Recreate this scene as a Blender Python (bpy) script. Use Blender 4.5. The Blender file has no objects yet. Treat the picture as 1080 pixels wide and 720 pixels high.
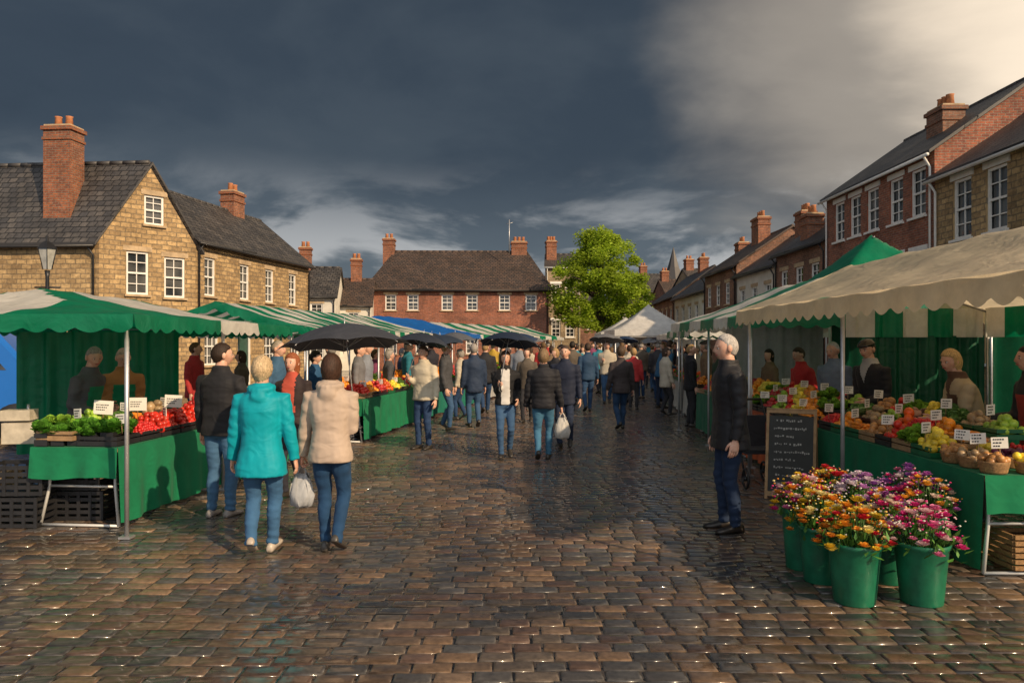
import bpy, math, random
import numpy as np
from mathutils import Vector, Matrix
random.seed(7); rng=np.random.default_rng(7)
scene=bpy.context.scene
R=math.radians
CAMH=1.7
def PX(u,Y): return (u-540)/780*Y
def YG(v): return 1326.0/(v-362)

# ---------------------------------------------------------------- mesh builder
class MB:
    def __init__(s): s.V=[];s.F=[];s.n=0;s.hascol=False
    def add(s,V,F,mat=0,smooth=False,uv=None,col=None):
        V=np.asarray(V,float).reshape(-1,3)
        groups={}
        if isinstance(F,np.ndarray): groups[F.shape[1]]=(F,np.arange(len(F)))
        else:
            tmp={}
            for i,f in enumerate(F): tmp.setdefault(len(f),[]).append((i,f))
            for k,l in tmp.items(): groups[k]=(np.array([f for _,f in l]),np.array([i for i,_ in l]))
        c=None
        if col is not None:
            c=np.asarray(col,float)
            if c.ndim==1: c=np.tile(c[:3],(len(V),1))
            s.hascol=True
        for k,(fa,idx) in groups.items():
            m=np.full(len(fa),mat) if np.isscalar(mat) else np.asarray(mat)[idx]
            u=None
            if uv is not None: u=np.array([uv[i] for i in idx],float).reshape(-1,2)
            s.F.append((fa+s.n,m,smooth,u))
        s.V.append((V,c)); s.n+=len(V)
    def xf(s,M):
        M=np.array(M)
        s.V=[(v@M[:3,:3].T+M[:3,3],c) for v,c in s.V]
    def build(s,name,mats,parent=None,loc=None,rotz=0):
        me=bpy.data.meshes.new(name)
        V=np.concatenate([v for v,_ in s.V]); 
        me.vertices.add(len(V)); me.vertices.foreach_set('co',V.astype(np.float32).ravel())
        lv=np.concatenate([f.ravel() for f,_,_,_ in s.F])
        tot=np.concatenate([np.full(len(f),f.shape[1]) for f,_,_,_ in s.F])
        st=np.concatenate([[0],np.cumsum(tot)[:-1]])
        me.loops.add(len(lv)); me.loops.foreach_set('vertex_index',lv.astype(np.int32))
        me.polygons.add(len(tot)); me.polygons.foreach_set('loop_start',st.astype(np.int32))
        me.polygons.foreach_set('material_index',np.concatenate([m for _,m,_,_ in s.F]).astype(np.int32))
        me.polygons.foreach_set('use_smooth',np.concatenate([np.full(len(f),bool(sm)) for f,_,sm,_ in s.F]))
        if any(u is not None for _,_,_,u in s.F):
            l=me.uv_layers.new(name='UVMap')
            U=np.concatenate([u if u is not None else np.zeros((f.size,2)) for f,_,_,u in s.F])
            l.data.foreach_set('uv',U.astype(np.float32).ravel())
        me.update(calc_edges=True)
        if s.hascol:
            C=np.concatenate([np.c_[c if c is not None else np.ones((len(v),3))*.5,np.ones(len(v))] for v,c in s.V])
            a=me.color_attributes.new(name='Col',type='FLOAT_COLOR',domain='POINT')
            a.data.foreach_set('color',C.astype(np.float32).ravel())
        for m in mats: me.materials.append(m)
        ob=bpy.data.objects.new(name,me); scene.collection.objects.link(ob)
        if loc is not None: ob.location=loc
        ob.rotation_euler[2]=rotz
        if parent: ob.parent=parent
        return ob
    def box(s,cx,cy,cz,sx,sy,sz,rot=0,mat=0,col=None):
        x,y,z=sx/2,sy/2,sz/2
        V=np.array([(-x,-y,-z),(x,-y,-z),(x,y,-z),(-x,y,-z),(-x,-y,z),(x,-y,z),(x,y,z),(-x,y,z)],float)
        c,n=math.cos(rot),math.sin(rot)
        V=V@np.array([[c,n,0],[-n,c,0],[0,0,1]])+np.array([cx,cy,cz])
        F=np.array([(0,3,2,1),(4,5,6,7),(0,1,5,4),(1,2,6,5),(2,3,7,6),(3,0,4,7)])
        uv=[[(0,0),(0,sy),(sx,sy),(sx,0)],[(0,0),(sx,0),(sx,sy),(0,sy)],[(0,0),(sx,0),(sx,sz),(0,sz)],[(0,0),(sy,0),(sy,sz),(0,sz)],[(0,0),(sx,0),(sx,sz),(0,sz)],[(0,0),(sy,0),(sy,sz),(0,sz)]]
        s.add(V,F,mat,False,uv,col)
    def loft(s,rings,mat=0,smooth=True,cap=True,col=None):
        n=len(rings[0]); V=np.concatenate([np.asarray(r,float) for r in rings]); k=len(rings)
        i=np.arange(n); j=(i+1)%n
        F=np.concatenate([np.stack([a*n+i,a*n+j,(a+1)*n+j,(a+1)*n+i],1) for a in range(k-1)])
        s.add(V,F,mat,smooth,None,col)
        if cap:
            s.F.append((np.array([list(range(n))[::-1]])+s.n-len(V),np.array([mat]),smooth,None))
            s.F.append((np.array([list(range(n))])+s.n-n,np.array([mat]),smooth,None))
    def tube(s,pts,rad,n=8,mat=0,smooth=True,cap=True,col=None):
        P=[Vector(p) for p in pts]
        if np.isscalar(rad): rad=[rad]*len(P)
        rings=[]; prev=None
        for i,p in enumerate(P):
            t=(P[min(i+1,len(P)-1)]-P[max(i-1,0)])
            if t.length<1e-9: t=Vector((0,0,1))
            t.normalize()
            if prev is None:
                a=Vector((0,0,1)) if abs(t.z)<.9 else Vector((1,0,0))
                prev=(a-t*a.dot(t)).normalized()
            else: prev=(prev-t*prev.dot(t)).normalized()
            b=t.cross(prev)
            rings.append([p+prev*math.cos(2*math.pi*k/n)*rad[i]+b*math.sin(2*math.pi*k/n)*rad[i] for k in range(n)])
        s.loft([[tuple(q) for q in r] for r in rings],mat,smooth,cap,col)
    def ell(s,c,r,M=None,nu=12,nv=8,mat=0,col=None,fn=None):
        V,F=sphere(nu,nv)
        V=V.copy()
        if fn: V=fn(V)
        V=V*np.array(r)
        if M is not None: V=V@np.array(M)[:3,:3].T
        s.add(V+np.array(c),F,mat,True,None,col)
    def quad(s,a,b,c,d,mat=0,uv=None,col=None):
        s.add([a,b,c,d],np.array([[0,1,2,3]]),mat,False,[uv] if uv else None,col)
_sc={}
def sphere(nu,nv):
    if (nu,nv) in _sc: return _sc[(nu,nv)]
    V=[(0,0,-1)]
    for j in range(1,nv):
        p=-math.pi/2+math.pi*j/nv
        for i in range(nu):
            t=2*math.pi*i/nu; V.append((math.cos(p)*math.cos(t),math.cos(p)*math.sin(t),math.sin(p)))
    V.append((0,0,1)); F=[]
    for i in range(nu):
        F.append((0,1+(i+1)%nu,1+i))
        for j in range(nv-2):
            a=1+j*nu
            F.append((a+i,a+(i+1)%nu,a+nu+(i+1)%nu,a+nu+i))
        a=1+(nv-2)*nu; F.append((a+i,a+(i+1)%nu,len(V)-1))
    _sc[(nu,nv)]=(np.array(V),F); return _sc[(nu,nv)]
def copies(mb,bV,bF,pos,scl,ang=None,cols=None,mat=0,smooth=True,tilt=None):
    bF=np.asarray(bF); n=len(bV); k=len(pos); pos=np.asarray(pos,float)
    scl=np.asarray(scl,float)
    if scl.ndim==1: scl=scl[:,None]*np.ones(3)
    V=bV[None]*scl[:,None,:]
    if tilt is not None:
        c,s_=np.cos(tilt)[:,None],np.sin(tilt)[:,None]
        y=V[:,:,1]*c-V[:,:,2]*s_; z=V[:,:,1]*s_+V[:,:,2]*c
        V=np.stack([V[:,:,0],y,z],2)
    if ang is not None:
        c,s_=np.cos(ang)[:,None],np.sin(ang)[:,None]
        x=V[:,:,0]*c-V[:,:,1]*s_; y=V[:,:,0]*s_+V[:,:,1]*c
        V=np.stack([x,y,V[:,:,2]],2)
    V=V+pos[:,None,:]
    F=(bF[None]+(np.arange(k)*n)[:,None,None]).reshape(-1,bF.shape[1])
    C=None if cols is None else np.repeat(np.asarray(cols),n,axis=0)
    mb.add(V.reshape(-1,3),F,mat,smooth,None,C)
def ico():
    import bmesh
    bm=bmesh.new(); bmesh.ops.create_icosphere(bm,subdivisions=2,radius=1)
    V=np.array([v.co[:] for v in bm.verts]); F=np.array([[v.index for v in f.verts] for f in bm.faces]); bm.free(); return V,F
ICOV,ICOF=ico()
def empty(name,loc=(0,0,0)):
    e=bpy.data.objects.new(name,None); scene.collection.objects.link(e); e.location=loc; e.empty_display_size=.2; return e

# ---------------------------------------------------------------- materials
class N:
    def __init__(s,name):
        s.m=bpy.data.materials.new(name); s.m.use_nodes=True; s.t=s.m.node_tree; s.b=s.t.nodes['Principled BSDF']; s.o=s.t.nodes['Material Output']
    def n(s,t,**k):
        x=s.t.nodes.new(t)
        for a,b in k.items(): setattr(x,a,b)
        return x
    def l(s,a,b): s.t.links.new(a,b)
    def noise(s,sc,det=4,vec=None,rough=.6,dist=0):
        x=s.n('ShaderNodeTexNoise'); x.inputs['Scale'].default_value=sc; x.inputs['Detail'].default_value=det; x.inputs['Roughness'].default_value=rough; x.inputs['Distortion'].default_value=dist
        if vec is not None: s.l(vec,x.inputs['Vector'])
        return x.outputs['Fac']
    def ramp(s,f,stops):
        x=s.n('ShaderNodeValToRGB'); e=x.color_ramp.elements
        while len(e)<len(stops): e.new(.5)
        for i,(p,c) in enumerate(stops):
            e[i].position=p; e[i].color=(*c,1) if not np.isscalar(c) else (c,c,c,1)
        s.l(f,x.inputs['Fac']); return x.outputs['Color']
    def mix(s,f,a,b,mode='MIX'):
        x=s.n('ShaderNodeMix',data_type='RGBA',blend_type=mode)
        for v,i in ((f,0),(a,6),(b,7)):
            if hasattr(v,'is_output'): s.l(v,x.inputs[i])
            elif i==0: x.inputs[0].default_value=v
            else: x.inputs[i].default_value=(*v[:3],1)
        return x.outputs[2]
    def bump(s,h,st=.3,d=.01,normal=None):
        x=s.n('ShaderNodeBump'); x.inputs['Strength'].default_value=st; x.inputs['Distance'].default_value=d; s.l(h,x.inputs['Height'])
        if normal is not None: s.l(normal,x.inputs['Normal'])
        return x.outputs['Normal']
    def set(s,k,v):
        i=s.b.inputs[k]
        if hasattr(v,'is_output'): s.l(v,i)
        elif k=='Base Color': i.default_value=(*v[:3],1)
        else: i.default_value=v
    def obj(s): return s.n('ShaderNodeTexCoord').outputs['Object']
    def stretch(s,v,sc):
        x=s.n('ShaderNodeMapping'); x.inputs['Scale'].default_value=sc; s.l(v,x.inputs['Vector']); return x.outputs[0]
    def uv(s): return s.n('ShaderNodeTexCoord').outputs['UV']
    def translucent(s,colr,f):
        t=s.n('ShaderNodeBsdfTranslucent'); 
        if hasattr(colr,'is_output'): s.l(colr,t.inputs['Color'])
        else: t.inputs['Color'].default_value=(*colr,1)
        m=s.n('ShaderNodeMixShader'); m.inputs[0].default_value=f
        s.l(s.b.outputs[0],m.inputs[1]); s.l(t.outputs[0],m.inputs[2]); s.l(m.outputs[0],s.o.inputs[0])
_mc={}
def sc(c,k): return tuple(min(1,x*k) for x in c)
def plain(name,c,rough=.6,metal=0,var=.25,scale=8,bump=.1,spec=.5):
    key=(name,c,rough)
    if key in _mc: return _mc[key]
    m=N(name); o=m.obj(); f=m.noise(scale,4,o)
    m.set('Base Color',m.ramp(f,[(.3,sc(c,1-var)),(.7,sc(c,1+var))])); m.set('Roughness',rough); m.set('Metallic',metal); m.set('Specular IOR Level',spec)
    if bump: m.set('Normal',m.bump(m.noise(scale*6,3,o),bump,.005))
    _mc[key]=m.m; return m.m
def fabric(c,rough=.75,wr=.4):
    key=('fab',c,rough)
    if key in _mc: return _mc[key]
    m=N('cloth'); o=m.obj(); f=m.noise(4,4,o,.6,.3)
    m.set('Base Color',m.ramp(f,[(.3,sc(c,.82)),(.7,sc(c,1.12))])); m.set('Roughness',rough); m.set('Sheen Weight',.04); m.set('Specular IOR Level',.25)
    so=m.stretch(o,(1,1,1.5))
    b1=m.bump(m.noise(6,1,so,.4,1.2),wr,.03); m.set('Normal',m.bump(m.noise(420,1,o),.05,.001,b1))
    _mc[key]=m.m; return m.m
def hairm(c):
    key=('hair',c)
    if key in _mc: return _mc[key]
    m=N('hair'); o=m.obj(); so=m.stretch(o,(1,1,.18)); f=m.noise(120,3,so,.6,.6)
    m.set('Base Color',m.ramp(f,[(.3,sc(c,.45)),(.7,sc(c,1.4))])); m.set('Roughness',.6); m.set('Specular IOR Level',.25); m.set('Normal',m.bump(f,.6,.005))
    _mc[key]=m.m; return m.m
def canopymat(c,tr=.38,name='canvas'):
    key=('can',c,tr)
    if key in _mc: return _mc[key]
    m=N(name); o=m.obj(); f=m.noise(3,5,o,.65)
    col=m.ramp(f,[(.3,sc(c,.76)),(.7,sc(c,1.08))]); m.set('Base Color',col); m.set('Roughness',.42)
    m.set('Normal',m.bump(m.noise(4,3,o,.5,1.2),.35,.06)); m.translucent(col,tr)
    _mc[key]=m.m; return m.m
def vcol(name,rough=.4,spec=.5,tr=0,bump=.2,bs=40):
    m=N(name); a=m.n('ShaderNodeVertexColor',layer_name='Col'); o=m.obj()
    f=m.ramp(m.noise(bs,3,o),[(.3,.75),(.7,1.2)])
    c=m.mix(1,a.outputs['Color'],f,'MULTIPLY'); m.set('Base Color',c); m.set('Roughness',rough); m.set('Specular IOR Level',spec)
    if bump: m.set('Normal',m.bump(m.noise(bs,3,o),bump,.004))
    if tr: m.translucent(c,tr)
    return m.m
def masonry(name,c1,c2,mortar,bw,bh,ms=.012,var=.5,rough=.85,dark=.5,bd=.02):
    m=N(name); uv=m.uv()
    d=m.n('ShaderNodeVectorMath',operation='ADD'); 
    nz=m.n('ShaderNodeTexNoise'); nz.inputs['Scale'].default_value=3; m.l(uv,nz.inputs['Vector'])
    s1=m.n('ShaderNodeVectorMath',operation='SCALE'); m.l(nz.outputs['Color'],s1.inputs[0]); s1.inputs['Scale'].default_value=bh*.35
    m.l(uv,d.inputs[0]); m.l(s1.outputs[0],d.inputs[1]); v=d.outputs[0]
    b=m.n('ShaderNodeTexBrick'); m.l(v,b.inputs['Vector'])
    b.inputs['Color1'].default_value=(*c1,1); b.inputs['Color2'].default_value=(*c2,1); b.inputs['Mortar'].default_value=(*mortar,1)
    b.inputs['Scale'].default_value=1; b.inputs['Brick Width'].default_value=bw; b.inputs['Row Height'].default_value=bh; b.inputs['Mortar Size'].default_value=ms; b.inputs['Bias'].default_value=0; b.inputs['Mortar Smooth'].default_value=.2
    f=m.ramp(m.noise(.7,6,uv,.7),[(.3,(dark,dark*.97,dark*.93)),(.65,(1.1,1.1,1.1))])
    g=m.ramp(m.noise(9,3,uv,.7),[(.3,.62),(.7,1.28)])
    c=m.mix(1,m.mix(1,b.outputs['Color'],f,'MULTIPLY'),g,'MULTIPLY')
    m.set('Base Color',c); m.set('Roughness',rough)
    inv=m.n('ShaderNodeMath',operation='SUBTRACT'); inv.inputs[0].default_value=1; m.l(b.outputs['Fac'],inv.inputs[1])
    b1=m.bump(inv.outputs[0],.8,bd); m.set('Normal',m.bump(m.noise(25,4,uv),.5,.015,b1))
    return m.m
STONE=masonry('sandstone_wall',(.54,.37,.18),(.30,.20,.10),(.24,.18,.11),.34,.16,.016,dark=.6)
STONE2=masonry('limestone_wall',(.42,.32,.2),(.30,.23,.15),(.34,.28,.2),.4,.2,.012)
BRICK=masonry('red_brick_wall',(.40,.12,.06),(.24,.075,.05),(.32,.25,.19),.225,.075,.010)
BRICK2=masonry('brown_brick_wall',(.32,.14,.08),(.19,.09,.06),(.28,.22,.17),.225,.075,.01)
BRICKC=masonry('chimney_brick',(.42,.13,.05),(.22,.07,.04),(.26,.18,.13),.225,.075,.014,dark=.5)
SLATE=masonry('slate_roof',(.050,.048,.050),(.105,.094,.086),(.012,.012,.012),.28,.22,.018,dark=.5,rough=.5,bd=.04)
TILE=masonry('clay_tile_roof',(.11,.07,.052),(.055,.042,.038),(.015,.013,.012),.24,.2,.018,dark=.5,rough=.65,bd=.04)
RENDER=plain('lime_render',(.6,.57,.5),.9,0,.15,1.5)
WHITE=plain('white_paint',(.76,.74,.70),.5,0,.08,6,.05)
STONETRIM=plain('stone_trim',(.42,.31,.19),.85,0,.3,4)
DOORM=plain('door_paint',(.03,.08,.06),.4)
POT=plain('chimney_pot_clay',(.45,.18,.08),.8)
METAL=plain('galvanised_metal',(.45,.45,.46),.4,.7,.15,10,.05)
WMETAL=plain('white_metal',(.6,.6,.58),.4,.2,.1)
BLACKM=plain('black_metal',(.02,.02,.022),.4,.3)
BLACKP=plain('black_plastic',(.018,.018,.02),.45)
WOOD=plain('pine_wood',(.32,.2,.1),.7,0,.3,12)
WICKER=plain('wicker',(.3,.17,.07),.75,0,.4,60,.6)
CARD=plain('card_sign',(.78,.76,.7),.7,0,.05)
CARDB=plain('cardboard',(.36,.24,.13),.85,0,.15,4)
g=N('window_glass'); g.set('Base Color',g.ramp(g.noise(.9,1,g.obj()),[(.4,(.02,.025,.03)),(.6,(.12,.12,.115))])); g.set('Roughness',.05); g.set('Specular IOR Level',.9); g.set('Normal',g.bump(g.noise(2.5,2,g.obj()),.15,.05)); GLASS=g.m
SKIN=N('skin'); _f=SKIN.noise(30,3,SKIN.obj()); SKIN.set('Base Color',SKIN.ramp(_f,[(.3,(.56,.29,.20)),(.7,(.66,.40,.29))])); SKIN.set('Roughness',.5); SKIN.set('Subsurface Weight',.08); SKIN=SKIN.m
LIP=plain('lips',(.35,.1,.09),.45); EYE=plain('eye_white',(.6,.58,.55),.2,0,.02,5,0); IRIS=plain('iris',(.02,.015,.01),.15,0,.02,5,0)
FRUIT=vcol('fruit_skin',.35,.5,0,.1); LEAFY=vcol('vegetable_leaf',.5,.4,.25,.4,30); PETAL=vcol('petals',.55,.3,.35,.1)
GREEN=(.006,.16,.07); CGREEN=(.0,.22,.105); CREAM=(.80,.68,.48); CWHITE=(.74,.72,.66)

# ---------------------------------------------------------------- people
def wob(P,seed,amp,k0=18):
    r=np.random.default_rng(seed); d=np.zeros(len(P))
    for i in range(7):
        k=r.normal(size=3)*k0*(1+.5*i)*np.array([.8,.8,1.3]); d+=np.sin(P@k+r.uniform(0,6))/(1+.5*i)
    return d*amp
def remesh(mb,vox,sm=3):
    ob=mb.build('tmp',[])
    m=ob.modifiers.new('r','REMESH'); m.mode='VOXEL'; m.voxel_size=vox
    s=ob.modifiers.new('s','SMOOTH'); s.iterations=sm; s.factor=.5
    dg=bpy.context.evaluated_depsgraph_get(); me=bpy.data.meshes.new_from_object(ob.evaluated_get(dg))
    V=np.zeros(len(me.vertices)*3); me.vertices.foreach_get('co',V); V=V.reshape(-1,3)
    Nn=np.zeros(len(me.vertices)*3); me.vertices.foreach_get('normal',Nn); Nn=Nn.reshape(-1,3)
    F=np.zeros(len(me.loops),int); me.loops.foreach_get('vertex_index',F); F=F.reshape(-1,4)
    o=ob.data; bpy.data.objects.remove(ob); bpy.data.meshes.remove(o); bpy.data.meshes.remove(me)
    return V,F,Nn
def ik(S,T,l1,l2,hint):
    S=Vector(S);T=Vector(T);D=T-S;d=D.length;mx=(l1+l2)*.997
    if d>mx: D*=mx/d; d=mx; T=S+D
    dn=D/d; a=(l1*l1-l2*l2+d*d)/(2*d); h=math.sqrt(max(l1*l1-a*a,0))
    p=Vector(hint); p=(p-dn*p.dot(dn)).normalized()
    return S+dn*a+p*h,T
def ringp(z,a,b,y=0,x=0,n=20,e=2.4):
    o=[]
    for i in range(n):
        t=2*math.pi*i/n; c,s=math.cos(t),math.sin(t)
        o.append((x+a*math.copysign(abs(c)**(2/e),c),y+b*math.copysign(abs(s)**(2/e),s),z))
    return o
pcount=[0]
def person(name,x,y,H=1.7,th=0,top=(.02,.02,.025),bot=(.025,.045,.10),hair='short',hairc=(.05,.03,.02),rh=None,lh=None,stride=0,lean=0,yaw=0,pitch=0,hem=.46,hood=False,puff=0,fem=False,shoe=(.03,.025,.02),bulk=1.0,region=None,regc=(.6,.6,.6),det=1,grip=(0,0),rough=.7,slim=0,flare=0):
    pcount[0]+=1; sd=pcount[0]
    vox=(.011,.018,.026)[det]
    S=H; lt=math.tan(R(lean)); LL=.455
    drop=.0
    if stride: drop=LL-math.sqrt(LL**2-stride**2)+.003
    def P(px,py,pz): return Vector((px*S,(py+(pz-.5)*lt if pz>.5 else py)*S,(pz-drop)*S))
    w=1 if not fem else .93
    j=MB()
    hw=.100+flare
    A=[(hem,hw+.006,.078+flare*.7),(hem+.04,hw+.004,.078+flare*.5),(.56,.095 if fem else .097,.070),(.62,.088 if fem else .096,.067),(.68,.098,.073),(.73,.105,.076),(.77,.108,.072),(.797,.102,.064),(.818,.080,.056),(.836,.054,.050),(.852,.046,.047),(.872,.044,.046)]
    rings=[]
    for z,a,b in A:
        q=P(0,0,z); k=bulk if z<.8 else 1+(bulk-1)*.5; rings.append(ringp(q.z,a*w*k*S,b*k*S,q.y,0))
    j.loft(rings)
    sh=.108*w*(1+(bulk-1)*.5)
    hands=[]
    for sgn,tg,gp in ((1,rh,grip[0]),(-1,lh,grip[1])):
        if tg is None: tg=(.148+(bulk-1)*.1,.02+.03*random.random(),.48)
        Sh=P(sgn*sh,0,.785); T=Vector((sgn*tg[0],tg[1],tg[2]-drop))*S
        E,W=ik(Sh,T,.166*S,.148*S,(sgn*.15,-1,-.35))
        b=1+(bulk-1)*.8
        j.tube([P(sgn*.05,0,.79),Sh,Sh.lerp(E,.5),E,E.lerp(W,.5),W.lerp(E,.12),W],[.034*S*b,.041*S*b,.037*S*b,.032*S*b,.029*S*b,.0255*S*b,.0265*S*b],n=12)
        hands.append((sgn,E,W,gp))
    if hood:
        for a in range(9):
            t=math.pi*(a/8); q=P(.054*math.cos(t),-.006-.057*math.sin(t),.846-.012*math.sin(t)); j.ell(q,(.02*S,.02*S,.020*S))
        q=P(0,-.068,.80); j.ell(q,(.045*S,.02*S,.035*S))
    V,F,Nn=remesh(j,vox,3)
    d=wob(V,sd,.0024,11)
    d+=.0026*np.sin(V[:,2]*60+V[:,0]*25+wob(V,sd+3,1.2,5))*np.clip((abs(V[:,0])/S-.09)*30,.15,1)
    if puff: d+=puff*np.abs(np.sin(V[:,2]*math.pi/.075))*np.clip((V[:,2]-hem*S)/.05,0,1)-puff*.5
    V=V+Nn*d[:,None]
    mb=MB(); mats=[fabric(top,rough),fabric(bot,.85),SKIN,hairm(hairc),plain('shoe_leather',shoe,.4),LIP,EYE,IRIS,fabric(regc,.8)]
    mi=np.zeros(len(F),int)
    if region is not None:
        C=V[F].mean(1)/S; C[:,2]+=drop; C[:,1]-=np.clip(C[:,2]-.5,0,1)*lt
        mi[region(C)]=8
    mb.add(V,F,mi,True)
    t=MB(); s=1-.12*slim
    rings=[]
    for z,a,b in [(.60,.07,.05),(.56,.088,.064),(.52,.094,.072),(.475,.092,.07),(.455,.06,.05)]:
        q=P(0,0,z); rings.append(ringp(q.z,a*S*w,b*S,q.y if z>.5 else 0))
    t.loft(rings[::-1])
    shoes=[]
    for sgn in (1,-1):
        fy=stride*sgn; lift=.022 if fy<0 else .004
        if stride==0: fy=.012*sgn; lift=0
        Hp=P(sgn*.048,0,.5); An=Vector((sgn*(.052 if stride==0 else .04)*S,fy*S,(.047+lift)*S))
        K,An=ik(Hp,An,.230*S,.226*S,(sgn*.12,1,0))
        m=lambda a,b,f:a.lerp(b,f)
        bk=m(K,An,.4)+Vector((0,-.007*S,0))
        t.tube([Hp+Vector((0,0,.02*S)),m(Hp,K,.35),m(Hp,K,.75),K,bk,m(K,An,.75),An+Vector((0,0,-.014*S))],[.057*S*s,.053*S*s,.042*S*s,.038*S*s,.036*S*s,.031*S*s,.030*S*s],n=12)
        shoes.append((An,fy,sgn))
    V,F,Nn=remesh(t,vox,2)
    d=wob(V,sd+99,.0022,20); kz=V[:,2]
    d+=.004*np.sin(kz*90+V[:,0]*20)*np.exp(-((kz-.1)/.10)**2)+.0025*np.sin(kz*70+V[:,1]*40)*np.exp(-((kz-.27*S)/.07)**2)
    mb.add(V+Nn*d[:,None],F,1,True)
    for An,fy,sgn in shoes:
        pt=R(-28) if (stride and fy<0) else (R(8) if stride else 0)
        q=S/1.7; rg=[]
        for yy,hw_,hh in [(-.075,.014,.03),(-.07,.03,.062),(-.03,.036,.085),(.02,.036,.08),(.06,.04,.06),(.11,.044,.045),(.155,.038,.036),(.18,.018,.022)]:
            r=[]
            for i in range(12):
                a=2*math.pi*i/12; cx=hw_*math.cos(a)*q; cz=max(math.sin(a),-.55)*hh*.62+hh*.36
                Y0=yy*q; Z0=cz*q
                Yr=Y0*math.cos(pt)-Z0*math.sin(pt); Zr=Y0*math.sin(pt)+Z0*math.cos(pt)
                r.append((An.x+cx+sgn*yy*.12,An.y+Yr,An.z-.047*S+Zr))
            rg.append(r)
        rgm=min(p[2] for r in rg for p in r)
        rg=[[(a,b,c-rgm) for a,b,c in r] for r in rg]
        mb.loft(rg[::-1],4)
    for sgn,E,W,gp in hands:
        q=S/1.7*(1 if not fem else .92); d=(W-E).normalized(); wr=Vector((0,1,.6)); wr=(wr-d*wr.dot(d)).normalized()
        n=d.cross(wr); 
        if n.x*sgn>0: n=-n
        rg=[]
        for tt,hw_,ht in [(-.03,.024,.02),(0,.026,.019),(.03,.038,.017),(.065,.043,.015),(.088,.041,.012),(.096,.034,.008)]:
            c=W+d*tt*q; rg.append([tuple(c+wr*math.cos(a)*hw_*q+n*math.sin(a)*ht*q) for a in [2*math.pi*i/10 for i in range(10)]])
        mb.loft(rg,2)
        for i in range(4):
            L=(.070,.080,.075,.058)[i]*q; p=W+d*.085*q+wr*(.030-.020*i)*q; pts=[p]; a=R(12+5*i) if not gp else R(50)
            for sg,fr in enumerate((.45,.3,.25)):
                dd=d*math.cos(a)+n*math.sin(a); p=p+dd*L*fr; pts.append(p); a+=R(18) if not gp else R(62)
            mb.tube(pts,[.0095*q,.009*q,.0085*q,.006*q],n=6,mat=2)
        p=W+d*.025*q+wr*.028*q; dd=(d*.75+wr*.6+n*.35).normalized(); d2=(d*.95+wr*.1+n*.5).normalized()
        mb.tube([p,p+dd*.04*q,p+dd*.04*q+d2*.028*q,p+dd*.04*q+d2*.048*q],[.014*q,.011*q,.010*q,.007*q],n=6,mat=2)
    nb=P(0,.0,.835); hc=P(0,.012,.933)
    mb.tube([nb,nb.lerp(hc,.5),hc],[.037*S,.033*S,.033*S],n=12,mat=2)
    M=Matrix.Rotation(R(yaw),4,'Z')@Matrix.Rotation(R(pitch),4,'X')
    r=np.array([.0455,.057,.0665])*S*(1 if not fem else .97)
    def face(V):
        V=V.copy(); z=V[:,2].copy()
        low=np.clip(-z-.05,0,1); V[:,0]*=1-.38*low**1.2; fr=V[:,1]>0
        V[:,1]=np.where(fr,V[:,1]*(1-.05*low),V[:,1]*(1-.35*low))
        V[:,1]+=.12*low
        V0=V.copy(); F_=(V0[:,1]>0)
        V[:,1]+=F_*(.24*np.exp(-(V0[:,0]/.16)**2-((V0[:,2]+.16)/.15)**2)+.10*np.exp(-(V0[:,0]/.12)**2-((V0[:,2]-.02)/.2)**2))
        for e in (-.38,.38): V[:,1]-=F_*.10*np.exp(-((V0[:,0]-e)/.2)**2-((V0[:,2]-.03)/.12)**2)
        V[:,1]+=F_*(.05*np.exp(-((V0[:,2]-.2)/.1)**2)*(abs(V0[:,0])<.6)+.06*np.exp(-(V0[:,0]/.3)**2-((V0[:,2]+.48)/.1)**2)+.07*np.exp(-(V0[:,0]/.3)**2-((V0[:,2]+.85)/.18)**2))
        return V
    nu,nv=((32,26) if det==0 else (20,16))
    mb.ell(hc,r,M,nu,nv,2,fn=face)
    Mn=np.array(M)[:3,:3]
    def hp(a,b,c): return Vector(Mn@(np.array([a,b,c])*r))+hc
    for e in (-1,1):
        mb.ell(hp(e*1.0,-.05,-.05),(.008*S,.014*S,.020*S),M,8,6,2)
        if det<2:
            mb.ell(hp(e*.36,.80,.03),(.0075*S,.0065*S,.0055*S),M,8,6,6)
            mb.ell(hp(e*.36,.90,.03),(.0034*S,.003*S,.0036*S),M,6,5,7)
            mb.ell(hp(e*.36,.93,.2),(.011*S,.004*S,.0022*S),M,8,5,3)
    if det<2: mb.ell(hp(0,.97,-.47),(.0135*S,.005*S,.0042*S),M,8,5,5)
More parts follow.
